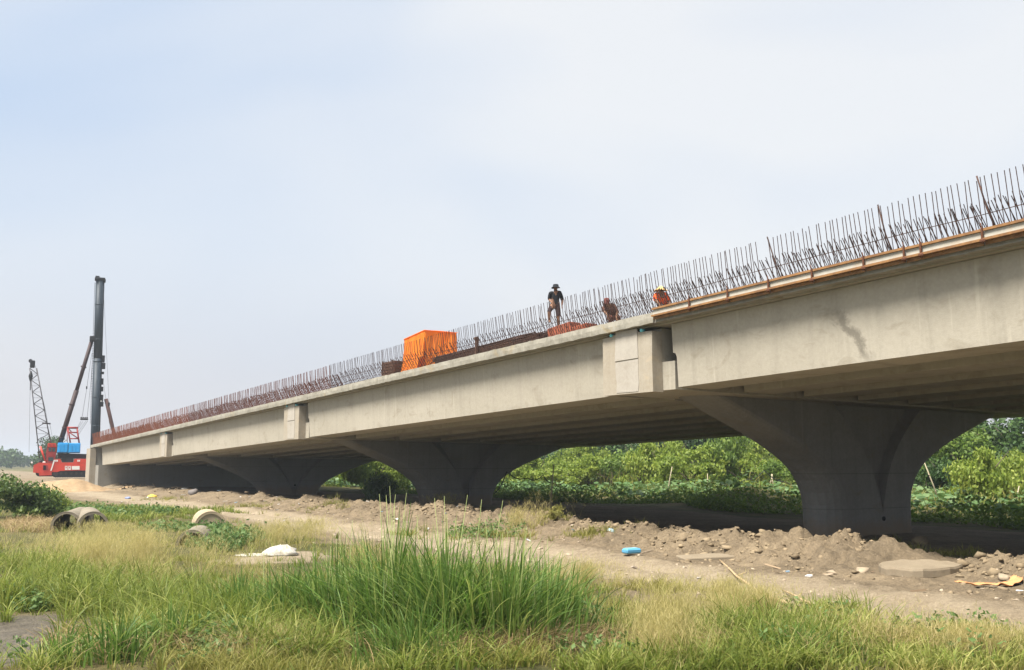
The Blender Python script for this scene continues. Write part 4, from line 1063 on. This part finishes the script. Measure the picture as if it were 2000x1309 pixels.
# ------------------------------------------------------------------ vegetation
def blades(P, h, w, lean, az=None, K=4, rg=RNG, droop=1.0):
    """curved tapering grass blades; P (N,3)"""
    N = len(P); az = rg.uniform(0, 2 * np.pi, N) if az is None else az
    dirv = np.stack([np.cos(az), np.sin(az), np.zeros(N)], 1)
    fa = rg.uniform(0, np.pi, N); side = np.stack([np.cos(fa), np.sin(fa), np.zeros(N)], 1)
    V = np.zeros((N, 2 * K + 1, 3))
    for k in range(K + 1):
        f = k / K
        c = P + dirv * (h * lean * f ** 1.8)[:, None] + np.array([0, 0, 1.0]) * (h * (f - droop * .42 * lean * f ** 2.6))[:, None]
        if k == K: V[:, 2 * K] = c
        else:
            ww = (w * (1 - f) ** .6 * .5)[:, None]; V[:, 2 * k] = c - side * ww; V[:, 2 * k + 1] = c + side * ww
    base = (np.arange(N) * (2 * K + 1))[:, None]
    Q = np.concatenate([base + np.array([[2 * k, 2 * k + 1, 2 * k + 3, 2 * k + 2]]) for k in range(K - 1)], 0)
    T = base + np.array([[2 * K - 2, 2 * K - 1, 2 * K]])
    return V.reshape(-1, 3), Q, T
def join(parts):
    VV, QQ, TT, b = [], [], [], 0
    for V, Q, T in parts:
        VV.append(V)
        if Q is not None and len(Q): QQ.append(np.asarray(Q) + b)
        if T is not None and len(T): TT.append(np.asarray(T) + b)
        b += len(V)
    return np.concatenate(VV), (np.concatenate(QQ) if QQ else None), (np.concatenate(TT) if TT else None)
def leaves(C, size, nrm=None, rg=RNG, aspect=.55, flat=0.0):
    """diamond leaves folded along the midrib"""
    N = len(C); n = rg.normal(0, 1, (N, 3)); n[:, 2] += flat
    if nrm is not None: n = n * .8 + nrm
    n /= np.linalg.norm(n, axis=1)[:, None] + 1e-9
    a = np.cross(n, rg.normal(0, 1, (N, 3))); a /= np.linalg.norm(a, axis=1)[:, None] + 1e-9; b = np.cross(n, a)
    s = np.asarray(size).reshape(-1, 1) * np.ones((N, 1))
    V = np.stack([C - a * s, C + b * s * aspect - n * s * .12, C + a * s, C - b * s * aspect - n * s * .12], 1).reshape(-1, 3)
    i = np.arange(N)[:, None] * 4
    return V, None, np.concatenate([i + np.array([[0, 1, 2]]), i + np.array([[0, 2, 3]])], 0)
def onground(XY): return np.column_stack([XY, ground_z(XY[:, 0], XY[:, 1])])
def patch_px(n, px, py, rx, ry, rg=RNG, clump=None, soft=False):
    """ground points in the ellipse of ground whose outline the photo shows around (px,py)"""
    cx, cy = at(px, py); ex = abs(at(px + rx, py)[0] - cx); y1, y2 = at(px, py - ry)[1], at(px, py + ry)[1]
    r = np.minimum(np.abs(rg.normal(0, .75, n)), 1.9) if soft else np.sqrt(rg.random(n)); a = rg.uniform(0, 2 * np.pi, n)
    y = np.where(np.sin(a) > 0, cy + r * np.sin(a) * (y1 - cy), cy + r * np.sin(a) * (cy - y2)); x = cx * (y / cy) * .0 + cx + (px - CX) / F * (y - cy) + r * np.cos(a) * ex * y / cy
    XY = np.column_stack([x, y])
    if clump:
        k = rg.random(n) < 4.2 * (fbm(x, y, clump, 2, 33) - .37); XY = XY[k]
    return XY
GREEN = mat_leaf('fresh grass', (.085, .135, .022), (.225, .275, .05), (.48, .45, .16), .45)
REED = mat_leaf('reed blades', (.045, .10, .020), (.14, .24, .045), (.42, .43, .14), .42)
TAN = mat_leaf('dry feather grass', (.30, .28, .09), (.50, .43, .18), (.66, .55, .29), .5)
STRAW = mat_leaf('straw', (.24, .165, .075), (.42, .31, .16), None, .25)
OLIVE = mat_leaf('olive weeds', (.13, .14, .032), (.30, .29, .075), (.50, .42, .16), .45)
BROAD = mat_leaf('broad weed leaves', (.05, .11, .025), (.11, .19, .05), (.20, .28, .10), .35)
def stuff(name, parts, mat, lab, cat):
    V, Q, T = join(parts); return tag(obj(name, mesh_np(name, V, Q, T), mat), lab, cat, kind='stuff')
U = RNG.uniform
# short green grass over the near bank, in tufts with bare soil between
def cover(n, x0, x1, y0, y1, thr=.35, seed=5, sc=.6, tmax=-6.3):
    XY = np.column_stack([U(x0, x1, n), U(y0, y1, n)]); m_ = veg_mask(XY[:, 0], XY[:, 1]); d = fbm(XY[:, 0], XY[:, 1], sc, 3, seed)
    s, t = st_of(XY[:, 0], XY[:, 1]); return XY[(m_ > RNG.random(n)) & (d > thr + U(-.08, .08, n)) & (t < tmax)]
def tufts(C, nb, h0, h1, w0, w1, spread, K=4, l0=.15, l1=1.0):
    """tufts: every centre carries nb blades that lean outwards, one height scale per tuft"""
    n = len(C); k = np.repeat(np.arange(n), nb); N = len(k); a = U(0, 6.283, N); r = np.abs(RNG.normal(0, spread, N))
    XY = C[k] + np.column_stack([r * np.cos(a), r * np.sin(a)]); hs = U(h0, h1, n)[k] * U(.45, 1.1, N)
    return blades(onground(XY), hs, U(w0, w1, N), U(l0, l1, N), a + RNG.normal(0, .7, N), K=K)
gr = [tufts(cover(2600, -12, 8.5, 12.3, 27, .50, 5), 12, .14, .46, .014, .028, .09, 4),
      tufts(cover(1900, -32, 0, 26, 62, .40, 6, .3), 12, .2, .5, .018, .036, .12, 2)]
for px, py, rx, ry, n, h0, h1 in ((200, 1185, 210, 45, 520, .4, .9), (60, 1130, 110, 35, 330, .4, .8), (330, 1235, 150, 40, 280, .4, .85), (560, 1262, 120, 40, 200, .35, .8), (1570, 1265, 170, 42, 340, .3, .7), (1430, 1285, 90, 30, 120, .3, .6), (1640, 1215, 60, 22, 60, .25, .5),
                                  (280, 1010, 120, 12, 160, .25, .5), (330, 1000, 160, 9, 170, .2, .4), (1900, 1290, 110, 26, 110, .15, .4), (640, 1180, 90, 30, 60, .4, .8), (30, 1200, 50, 15, 50, .3, .6), (700, 1318, 330, 16, 120, .2, .5), (1350, 1325, 250, 16, 130, .25, .5), (1750, 1322, 260, 16, 130, .2, .45), (250, 1325, 200, 16, 80, .25, .5)):
    C = patch_px(n, px, py, rx, ry, clump=.9); k = 1.0 if py > 1100 else 2.0
    gr.append(tufts(C, 20, h0 * .8, h1 * 1.25, .015 * k, .034 * k, .10 * k, 5, .15, 1.35))
stuff('green_grass', gr, GREEN, 'tufts of green grass on the near bank and in its hollows', 'grass')
# olive/yellowing weeds among it
ol = [tufts(cover(3200, -12, 9, 12.3, 30, .50, 55, .9, -6.0), 12, .10, .40, .010, .020, .08, 4), tufts(cover(1500, -33, 2, 27, 64, .44, 56, .4, -6.0), 10, .15, .4, .016, .03, .12, 2)]
for px, py, rx, ry, n in ((1850, 1285, 190, 28, 300), (1250, 1230, 120, 50, 200), (1700, 1240, 120, 30, 160), (1200, 1160, 110, 28, 130), (1350, 1160, 90, 25, 110), (400, 1160, 200, 30, 160), (500, 1290, 220, 20, 150), (150, 1245, 60, 20, 30), (1150, 1200, 60, 40, 90), (600, 1315, 300, 18, 160), (1000, 1318, 200, 18, 140), (1500, 1315, 400, 20, 240), (1850, 1320, 200, 18, 160)):
    ol.append(tufts(patch_px(n, px, py, rx, ry, clump=1.1), 16, .15, .55, .009, .018, .10, 4, .2, 1.4))
for px, py, rx, ry, n in ((640, 1000, 70, 4, 60), (480, 990, 90, 3, 60), (960, 1050, 110, 8, 70), (1150, 1058, 80, 6, 40), (1080, 1035, 40, 6, 50), (800, 1040, 60, 6, 30), (1720, 1068, 50, 6, 34), (1850, 1085, 90, 7, 40), (330, 975, 50, 2, 40), (1290, 1050, 40, 4, 14), (1000, 1000, 60, 3, 30)):
    ol.append(tufts(patch_px(n, px, py, rx, ry, soft=True), 14, .12, .5, .014, .030, .14, 3, .2, 1.1))
stuff('olive_weeds', ol, OLIVE, 'yellowing olive weeds spread between the green grass', 'weeds')
# feathery dry grass: hair-fine culms with spreading panicles
fe = []
for px, py, rx, ry, n, h0, h1 in ((270, 1108, 110, 22, 2600, .7, 1.15), (420, 1125, 130, 20, 2400, .6, 1.0), (130, 1095, 110, 18, 1500, .6, 1.0), (540, 1060, 90, 14, 1700, .55, .95), (600, 1052, 60, 10, 900, .55, .9), (300, 1150, 160, 22, 1200, .6, .95), (200, 1060, 150, 12, 1500, .5, .8),
                                  (1290, 1265, 65, 45, 2600, .55, .95), (1400, 1200, 130, 30, 2200, .4, .7), (1320, 1300, 60, 18, 1200, .4, .8), (1750, 1260, 90, 26, 1200, .3, .55), (540, 1290, 150, 18, 600, .3, .6), (700, 1110, 80, 18, 900, .5, .8),
                                  (1065, 1040, 34, 7, 900, .8, 1.3), (1010, 1042, 45, 8, 700, .5, .9), (860, 992, 30, 4, 600, .8, 1.2), (1140, 1150, 90, 20, 1400, .4, .7), (180, 1125, 90, 16, 1500, .7, 1.15), (420, 1180, 60, 16, 900, .6, 1.0), (1480, 1235, 110, 24, 1500, .45, .8), (1660, 1290, 120, 22, 1300, .35, .65), (1900, 1300, 110, 18, 1200, .3, .55)):
    XY = patch_px(int(n * .62), px, py, rx, ry, clump=1.2, soft=True); N = len(XY); P = onground(XY); far = 1 + max(0, 1100 - py) / 90
    h = U(h0 * .55, h1, N); az = RNG.normal(.4, 1.3, N); ln = U(.15, .55, N)
    fe.append(blades(P, h, U(.004, .007, N) * far, ln, az, K=3))
    m_ = 7; top = P + np.stack([np.cos(az), np.sin(az), np.zeros(N)], 1) * (h * ln * .75)[:, None] + np.array([0, 0, 1]) * (h * (.80 - .3 * ln))[:, None]
    TP = np.repeat(top, m_, 0) + RNG.normal(0, .045, (N * m_, 3)) * np.array([1, 1, 1.4]); M2 = len(TP)
    fe.append(blades(TP, U(.08, .20, M2), U(.004, .007, M2) * far, U(.3, 1.4, M2), K=2))
stuff('feather_grass', fe, TAN, 'hazy tan feathery grass heads over the near bank', 'grass')
# low leafy creepers and broad weeds
lv = []
for px, py, rx, ry, n, sz in ((412, 1042, 40, 6, 1500, .085), (420, 1062, 60, 14, 2600, .085), (470, 1050, 50, 10, 1400, .08), (240, 1006, 110, 7, 1800, .10), (430, 1278, 75, 24, 1600, .055), (170, 1000, 60, 5, 700, .1), (330, 1035, 60, 8, 900, .08), (950, 1045, 80, 8, 900, .06), (1190, 1290, 60, 18, 500, .05), (60, 1180, 60, 10, 700, .06)):
    XY = patch_px(n, px, py, rx, ry); N = len(XY); P = onground(XY); P[:, 2] += np.abs(RNG.normal(0, .14, N)) + .03
    lv.append(leaves(P, U(.6, 1.3, N) * sz, flat=1.2))
for _ in range(70):                      # leafy herbs of different heights
    x0, y0 = at(random.choice((random.uniform(330, 520), random.uniform(1080, 1260), random.uniform(20, 1150), random.uniform(1500, 1980))), random.uniform(1215, 1315)); n = 60; hh_ = random.uniform(.15, .5)
    XY = np.column_stack([x0 + RNG.normal(0, .16, n), y0 + RNG.normal(0, .16, n)]); P = onground(XY); P[:, 2] += U(.02, hh_, n); lv.append(leaves(P, U(.02, .065, n), flat=.9))
stuff('creeping_weeds', lv, BROAD, 'low broad-leaved creepers and herbs round the pipes and near bank', 'weeds')
# straw litter
sl = []
for px, py, rx, ry, n in ((1080, 1270, 110, 22, 1100), (940, 1288, 150, 16, 1000), (1180, 1270, 60, 24, 500), (560, 1270, 110, 22, 800), (430, 1285, 80, 20, 500), (1350, 1280, 120, 25, 500), (1800, 1280, 200, 25, 600), (200, 1260, 120, 25, 350), (60, 1030, 60, 14, 1600)):
    XY = patch_px(n, px, py, rx, ry); N = len(XY); sl.append(blades(onground(XY) + np.array([0, 0, .03]), U(.25, .7, N), U(.008, .016, N) * (2 if py < 1100 else 1), U(.8, 1.9, N), K=3))
stuff('straw_litter', sl, STRAW, 'dry fallen straw round the reed bases and below the shrub', 'straw')
# reeds: each tussock a plant of its own
def tussock(px, py, n, hmin, hmax, spread, lab, seed, stems=10, hpow=1.0):
    rg = np.random.default_rng(seed); p = gp(px, py); e = empty('reed_clump', p, 0, lab, 'reeds', 'reed tussocks on the near bank')
    r = np.abs(rg.normal(0, spread, n)); a = rg.uniform(0, 6.283, n); P = np.column_stack([r * np.cos(a) * 1.3, r * np.sin(a), np.zeros(n)])
    P[:, 2] = ground_z(P[:, 0] + p.x, P[:, 1] + p.y) - p.z
    h = hmin + (hmax - hmin) * rg.random(n) ** hpow * np.exp(-(r / (spread * 2.2)) ** 2)
    V, Q, T = join([blades(P, h, rg.uniform(.018, .046, n), rg.uniform(.05, .95, n) ** 1.3, a + rg.normal(0, .9, n), K=6, rg=rg)])
    obj('blades', mesh_np('blades', V, Q, T), REED, e)['kind'] = 'stuff'
    k = n // 4; sel = rg.integers(0, n, k)
    V, Q, T = join([blades(P[sel], rg.uniform(.3, .8, k), rg.uniform(.008, .018, k), rg.uniform(.8, 1.7, k), K=5, rg=rg)]); obj('dry_blades', mesh_np('dry_blades', V, Q, T), STRAW, e)['kind'] = 'stuff'
    for i in range(stems):
        q = P[int(rg.integers(n))] * .8; hh = hmax * rg.uniform(.68, 1.04); lx, ly = rg.normal(0, .17, 2)
        st_ = MB().tube([q, q + np.array([lx * .4, ly * .4, hh * .5]), q + np.array([lx, ly, hh])], [.009, .0075, .003], 5).build('culm', CULM, e)
CULM = mat_plain('pale green culm', (.24, .28, .10), .6, 0, .25, 6)
tussock(760, 1262, 640, .8, 2.4, .42, 'tallest green reed clump in the centre foreground', 101, 14)
tussock(870, 1268, 600, .8, 2.2, .42, 'tall reed clump just right of the tallest one', 102, 12)
tussock(985, 1262, 560, .7, 1.95, .40, 'reed clump right of centre, third of the tall row', 103, 9)
tussock(1075, 1240, 420, .6, 1.5, .38, 'rightmost reed clump, beside the dark soil hollow', 104, 4)
tussock(655, 1240, 460, .7, 1.75, .38, 'reed clump left of the tallest one', 105, 7)
tussock(560, 1228, 400, .5, 1.35, .40, 'lower reed clump left of the tall row', 106, 3)
tussock(470, 1210, 300, .4, 1.1, .38, 'short reed clump at the left end of the row', 107, 0)
tussock(810, 1300, 380, .4, 1.0, .45, 'short reed clump at the bottom edge under the tallest one', 108, 0)
tussock(230, 1290, 160, .4, .85, .28, 'sparse reed clump beside the mud at lower left', 109, 0)
tussock(330, 1275, 200, .4, .9, .30, 'reed clump at lower left, right of the sparse one', 110, 0)
tussock(120, 1300, 90, .35, .75, .22, 'thin reed clump standing in the mud at lower left corner', 111, 0)
tussock(1545, 1290, 260, .3, .7, .35, 'low soft reed clump at lower right', 112, 0)

# woody plants
BARK = mat_plain('bark', (.12, .095, .07), .9, 0, .35, 10)
LG = mat_leaf('bright bush leaves', (.105, .17, .024), (.235, .31, .045), (.40, .44, .09), .45, patch=.35)
LD = mat_leaf('dark tree leaves', (.022, .055, .014), (.05, .10, .022), (.10, .17, .035), .3, patch=.35)
LM = mat_leaf('mid green tree leaves', (.065, .12, .022), (.14, .22, .035), (.27, .34, .065), .4, patch=.35)
LS = mat_leaf('shrub leaves', (.03, .065, .014), (.085, .14, .028), (.22, .27, .06), .35, patch=.6)
def crown_mesh(seed, rx, ry, rz, n, size, lumps=9, low=.0, r0=.16, r1=.50):
    rg = np.random.default_rng(seed); C = []; Nn = []
    per = n // lumps
    for k in range(lumps):
        a = rg.uniform(0, 6.283); rr = rg.random() ** .5 * .78; zc = (rg.uniform(.08, .95) if k else .7) * (1 - .35 * rr)
        c = np.array([rx * rr * math.cos(a), ry * rr * math.sin(a), 2 * rz * zc]); r = rg.uniform(r0, r1)
        d = rg.normal(0, 1, (per, 3)); d /= np.linalg.norm(d, axis=1)[:, None]; q = rg.random(per) ** .4
        C.append(c + d * q[:, None] * np.array([rx, ry, rz]) * r * rg.uniform(.8, 1.2, (per, 1))); Nn.append(d)
    C = np.concatenate(C); Nn = np.concatenate(Nn); C[:, 2] = np.abs(C[:, 2]) + low
    V, Q, T = leaves(C, rg.uniform(.6, 1.35, len(C)) * size, Nn * .7 + np.array([0, 0, .4]), rg); return mesh_np('crown', V, Q, T)
def limbs(seed, rx, rz, h, r, nl=5):
    rg = np.random.default_rng(seed); b = MB(); top = Vector((rg.normal(0, .1) * rx, rg.normal(0, .1) * rx, h + rz * .9))
    b.tube([(0, 0, -.2), (rg.normal(0, .05), rg.normal(0, .05), h * .6), top * .75, top], [r, r * .8, r * .5, r * .2], 7)
    for k in range(nl):
        a = 6.283 * k / nl + rg.uniform(-.4, .4); z0 = h * rg.uniform(.5, 1.0); e = Vector((rx * .7 * math.cos(a), rx * .7 * math.sin(a), h + rz * rg.uniform(.3, 1.3)))
        b.tube([(0, 0, z0), (e.x * .4, e.y * .4, z0 + (e.z - z0) * .55), e], [r * .55, r * .35, r * .1], 5)
    return b.mesh('trunk', BARK)
PROTO = {}
def proto(kind, v):
    if (kind, v) not in PROTO:
        if kind == 'bush': PROTO[kind, v] = (crown_mesh(200 + v, 2.0, 2.0, 1.0, 4600, .085, 16), limbs(300 + v, 2.0, 1.0, .3, .07))
        if kind == 'tree': PROTO[kind, v] = (crown_mesh(220 + v, 2.2, 2.2, 1.7, 8000, .12, 20, .5, .30, .55), limbs(320 + v, 2.2, 1.7, 1.2, .16))
        if kind == 'low': PROTO[kind, v] = (crown_mesh(240 + v, 1.7, 1.7, .6, 2200, .07, 11), limbs(340 + v, 1.7, .6, .2, .05))
    return PROTO[kind, v]
def plant(name, kind, v, p, scale, mat, lab, cat, group=None):
    c, tr_ = proto(kind, v); e = empty(name, p, random.uniform(0, 6.28), lab, cat, group)
    key = c.name + mat.name
    if key not in bpy.data.meshes: cc = c.copy(); cc.name = key; cc.materials.clear(); cc.materials.append(mat)
    o = obj('crown', bpy.data.meshes[key], None, e); o.scale = scale; o2 = obj('trunk' if kind == 'tree' else 'stems', tr_, None, e); o2.scale = scale; return e
ORD = ['leftmost', 'second from left', 'third from left', 'fourth from left', 'fifth from left', 'sixth from left', 'seventh from left', 'eighth from left', 'ninth from left', 'tenth from left', 'eleventh from left', 'twelfth from left', 'thirteenth from left', 'fourteenth from left', 'fifteenth from left', 'sixteenth from left', 'seventeenth from left', 'eighteenth from left']
def row(name, kind, items, mats, phrase, cat, group):
    for i, (px, dist, wd, ht, mi) in enumerate(sorted(items)):
        dist = dist + random.uniform(-7, 7) * (dist > 60); x = (px - CX) / F * dist; p = (x, dist, gz(x, dist) - .05); s0 = {'bush': (2.0, 2.0), 'tree': (2.2, 4.0), 'low': (1.7, 1.25)}[kind]
        q_ = np.random.default_rng(int(px) + int(dist)); k = wd / 2 / s0[0] * q_.uniform(.7, 1.2); kz = ht / s0[1] * q_.uniform(.62, 1.25)
        plant(name, kind, i % 4, p, (k, k, kz), mats[mi], f'{phrase[mi]}, {ORD[i]}', cat, group)
# left shrub
sp_ = gp(35, 1010)
plant('leafy_shrub', 'bush', 1, sp_, (1.15, 1.1, 1.2), LS, 'large dense green shrub at the left edge in front of the red crane', 'shrub')
plant('leafy_shrub', 'bush', 2, gp(88, 1000), (.70, .7, .85), LG, 'smaller light green shrub just right of the large one at left edge', 'shrub')
# between abutment pier and second pier, and behind the lotus field
row('field_bush', 'bush', [(665, 128, 7, 4.0, 0), (700, 120, 7, 4.2, 0), (735, 112, 7, 4.4, 0), (770, 108, 6.5, 3.8, 0), (815, 104, 6, 3.4, 0)], [LG], ['bright green bush in the gap left of the second pier'], 'bush', 'bushes left of the second pier')
row('field_bush', 'bush', [(960, 112, 7, 3.8, 0), (1005, 110, 7, 4.2, 1), (1050, 108, 7, 4.6, 0), (1100, 106, 7, 4.2, 0), (1150, 106, 7, 4.9, 0), (1200, 104, 7.5, 4.6, 1), (1250, 103, 7, 5.0, 0), (1300, 102, 7, 5.1, 0), (1350, 100, 7, 5.5, 0), (1400, 99, 7, 5.9, 1), (1450, 97, 7, 5.5, 0), (1500, 95, 7, 5.1, 0), (1550, 92, 7, 4.9, 1), (1590, 90, 6, 4.4, 0)], [LG, LM],
    ['bright green bush behind the lotus field', 'mid green bush behind the lotus field'], 'bush', 'bushes behind the lotus field')
row('bank_bush', 'bush', [(1140, 124, 9, 4.9, 0), (1230, 122, 9, 5.4, 0), (1320, 118, 9, 5.4, 0), (1400, 116, 9, 5.6, 1), (1480, 112, 9, 5.4, 0), (1560, 110, 9, 5.4, 0)], [LG, LM], ['light green bush high on the bank', 'mid green bush high on the bank'], 'bush', 'bushes on the far bank')
row('dark_tree', 'tree', [(930, 142, 8, 7.5, 0), (1000, 140, 9, 8.0, 0), (1060, 138, 9, 7.6, 0), (1120, 140, 9, 8.2, 0), (1185, 136, 9, 7.8, 0), (1250, 138, 9, 8.4, 0), (1290, 134, 9, 9, 0), (1360, 132, 9, 9.5, 0), (1330, 140, 10, 9.5, 0), (1400, 138, 10, 10, 0), (1450, 137, 10, 10.5, 0), (1500, 136, 10, 10.5, 0), (1560, 135, 10, 10.5, 0)], [LD], ['dark green tree far behind between the two nearest piers'], 'tree', 'dark trees beyond the field')
row('field_tree', 'tree', [(640, 150, 9, 6.2, 0), (720, 146, 9, 6.0, 0), (800, 144, 9, 6.0, 0)], [LD], ['dark tree far behind the gap left of the second pier'], 'tree', 'dark trees left of the second pier')
row('right_tree', 'tree', [(1795, 86, 6.5, 6.2, 0), (1860, 88, 7, 6.8, 1), (1925, 92, 7, 6.6, 1), (1985, 84, 7.5, 7.0, 0), (2060, 88, 8, 7.4, 1)], [LD, LM], ['dark green tree right of the nearest pier', 'mid green tree right of the nearest pier'], 'tree', 'trees right of the nearest pier')
row('right_bush', 'bush', [(1800, 76, 4.5, 2.6, 1), (1850, 78, 4.5, 3.0, 1), (1905, 70, 5.5, 4.0, 0), (1960, 68, 6, 4.4, 0), (2020, 67, 6, 4.2, 0)], [LG, LD], ['bright yellow green bush right of the nearest pier', 'dark bush low behind the field right of the nearest pier'], 'bush', 'bushes right of the nearest pier')
# shaded creeper hedge on the far side of the deck
hg = []
N = 26000; s = U(-62, 30, N); t = 18.0 + 5.5 * fbm(s, s * 0, .16, 2, 41) + np.abs(RNG.normal(0, 2.4, N)); x, y = xy_of(s, t); P = np.column_stack([x, y, ground_z(x, y) + U(0, 1, N) ** 1.3 * (.1 + 2.6 * np.maximum(0, fbm(x, y, .35, 3, 71) - .3)) * sm(17, 21, t)])
hg.append(leaves(P, U(.07, .15, N), flat=.8))
N = 15000; s = U(-150, 40, N); t = U(25, 62, N); x, y = xy_of(s, t); P = np.column_stack([x, y, ground_z(x, y) + U(.05, .5, N)]); hg.append(leaves(P, U(.10, .22, N), flat=1.0))
stuff('creeper_cover', hg, LM, 'leafy creepers covering the ground behind the bridge', 'creepers')
N = 15000; s = U(-130, 30, N); t = 44 + U(0, 1, N) * 46; x, y = xy_of(s, t); k = fbm(x, y, .12, 2, 88) > .47; x, y = x[k], y[k]; N = len(x)
tw = [blades(np.column_stack([x, y, ground_z(x, y)]), U(1.0, 3.2, N) * (.5 + fbm(x, y, .2, 2, 89)), U(.05, .11, N), U(.15, .8, N), K=3)]
N = 2600; s = U(-40, 30, N); t = U(24, 44, N); x, y = xy_of(s, t); tw.append(blades(np.column_stack([x, y, ground_z(x, y)]), U(.8, 1.7, N), U(.03, .07, N), U(.15, .8, N), K=3))
stuff('tall_weeds', tw, OLIVE, 'tall wild weeds and grass stalks among the bushes behind the bridge', 'weeds')
# lotus leaves: round tilted pads on stalk height
LOT = mat_leaf('lotus pads', (.06, .13, .035), (.12, .21, .07), (.22, .31, .14), .3, .45)
N = 16000; s = U(-120, 28, N); t = 24.5 + U(0, 1, N) ** 1.3 * 32; x, y = xy_of(s, t); k = fbm(x, y, .13, 3, 72) > .46; x, y = x[k], y[k]; N = len(x); P = np.column_stack([x, y, ground_z(x, y) + U(.35, 1.0, N) * (.4 + 1.1 * fbm(x, y, .3, 2, 73))])
n = RNG.normal(0, .38, (N, 3)); n[:, 2] = 1; n /= np.linalg.norm(n, axis=1)[:, None]; a = np.cross(n, np.array([1., 0, 0])); a /= np.linalg.norm(a, axis=1)[:, None]; b = np.cross(n, a); r = U(.10, .26, N)[:, None]
V = [P - n * r * .22]
for k in range(7): an = 6.283 * k / 7; V.append(P + (a * math.cos(an) + b * math.sin(an)) * r * (1 + .06 * math.sin(3 * an)))
V = np.stack(V, 1).reshape(-1, 3); i = np.arange(N)[:, None] * 8
T = np.concatenate([i + np.array([[0, 1 + k, 1 + (k + 1) % 7]]) for k in range(7)], 0)
tag(obj('lotus_leaves', mesh_np('lotus_leaves', V, None, T), LOT), 'field of round blue-green lotus leaves behind the bridge', 'lotus', kind='stuff')
# bamboo poles and hoses in the field
BAM = mat_plain('bleached bamboo', (.42, .36, .25), .7, 0, .25, 5)
def pole(px, dist, ht, lx, lab, ly=0.0):
    x = (px - CX) / F * dist; e = empty('bamboo_pole', (x, dist, gz(x, dist)), 0, lab, 'pole', 'bamboo poles in the lotus field')
    MB().tube([(0, 0, -.2), (lx * .5, ly * .5, ht * .5), (lx, ly, ht)], [.05, .042, .03], 6).build('cane', BAM, e)
    for f in (.35, .7): MB().tube([(lx * f, ly * f, ht * f - .03), (lx * f, ly * f, ht * f + .03)], .055, 6).build('node_ring', BAM, e)
pole(1828, 62, 2.9, -1.0, 'long bleached bamboo pole leaning left, right of the nearest pier'); pole(1968, 60, 1.3, .35, 'short bamboo stake at the right edge of the field')
pole(1490, 75, 1.9, .55, 'leaning bamboo stake in the lotus field left of the nearest pier'); pole(1508, 75, 1.9, -.25, 'upright bamboo stake crossing the leaning one left of the nearest pier')
pole(1298, 80, 2.4, .5, 'thin bamboo stake leaning right among the bushes mid field'); pole(1378, 84, 1.8, .0, 'thin upright stake in the middle of the lotus field')
pole(1073, 58, 2.6, .25, 'thin stake standing in the shade between the two nearest piers'); pole(1556, 72, 2.0, .02, 'pale stake close behind the left side of the nearest pier')
HOSE = mat_plain('black hose', (.018, .018, .02), .5)
def hose(pts, lab):
    P = []
    for px, dist, z in pts: x = (px - CX) / F * dist; P.append(Vector((x, dist, gz(x, dist) + z)))
    e = empty('hose', P[0], 0, lab, 'hose'); q = []
    for i in range(len(P) - 1):
        for f in np.linspace(0, 1, 6)[:-1]: v = P[i].lerp(P[i + 1], f) - P[0]; v.z -= .25 * math.sin(f * math.pi); q.append(v)
    q.append(P[-1] - P[0]); MB().tube(q, .035, 5).build('hose_line', HOSE, e)
hose([(965, 64, .8), (990, 64, 2.2), (1030, 66, 1.8), (1060, 66, 2.0), (1080, 66, 1.6)], 'black hose strung over stakes right of the second pier')
hose([(1400, 74, 1.2), (1450, 74, 1.5), (1488, 74, 2.2), (1530, 74, 1.3), (1570, 74, 1.1)], 'black hose strung over the crossed stakes left of the nearest pier')
# far left: hazy wood and one rounded tree behind the crane
fw = []
rg = np.random.default_rng(77)
for k in range(60):
    px = rg.uniform(-700, 260); dist = rg.uniform(430, 560); h = rg.uniform(5.5, 9.0) * (1.25 if px < 30 else 1) ; w = rg.uniform(7, 13); x = (px - CX) / F * dist; n = 420
    d = rg.normal(0, 1, (n, 3)); d /= np.linalg.norm(d, axis=1)[:, None]; q = rg.random(n)[:, None] ** .4
    C = np.array([x, dist, 0]) + d * q * np.array([w * .6, w * .6, h * .5]) + np.array([0, 0, h * .5]); fw.append(leaves(C, rg.uniform(.5, 1.0, n), d))
stuff('far_wood', fw, LD, 'hazy line of far trees along the left horizon', 'trees')
row('round_tree', 'tree', [(108, 210, 6.5, 8.2, 0)], [LD], ['dark rounded tree far behind the crane cab'], 'tree', None)
for o in bpy.data.objects:
    if o.name.startswith('round_tree') and o.parent is None: o['label'] = 'dark rounded tree far behind the crane cab'
# weeds on the spoil
row('spoil_weed', 'low', [(1085, 39, 1.5, .95, 0), (1705, 29.5, 1.3, .55, 0), (1745, 29, .9, .4, 0)], [OLIVE], ['tufty weed growing on the spoil ridge'], 'weed', 'weeds on the spoil ridge')
row('shade_shrub', 'bush', [(748, 66, 2.2, 2.5, 0), (735, 68, 2.0, 1.6, 0)], [LD], ['dark shrub in the shade just left of the second pier'], 'shrub', 'shaded shrubs left of the second pier')

# ------------------------------------------------------------------ haze
if True:
    M = NT('pale haze'); M.t.nodes.remove(M.b); pv = M.n('ShaderNodeVolumePrincipled'); pv.inputs['Color'].default_value = (.82, .90, 1.0, 1); pv.inputs['Density'].default_value = .00045; pv.inputs['Anisotropy'].default_value = .25
    M.l(pv.outputs[0], M.out.inputs['Volume'])
    hz = MB().box((0, 950, 17), (5600, 4000, 44)).build('haze', M.m); hz['kind'] = 'stuff'; hz['label'] = 'thin pale haze hanging over the whole plain'; hz['category'] = 'haze'
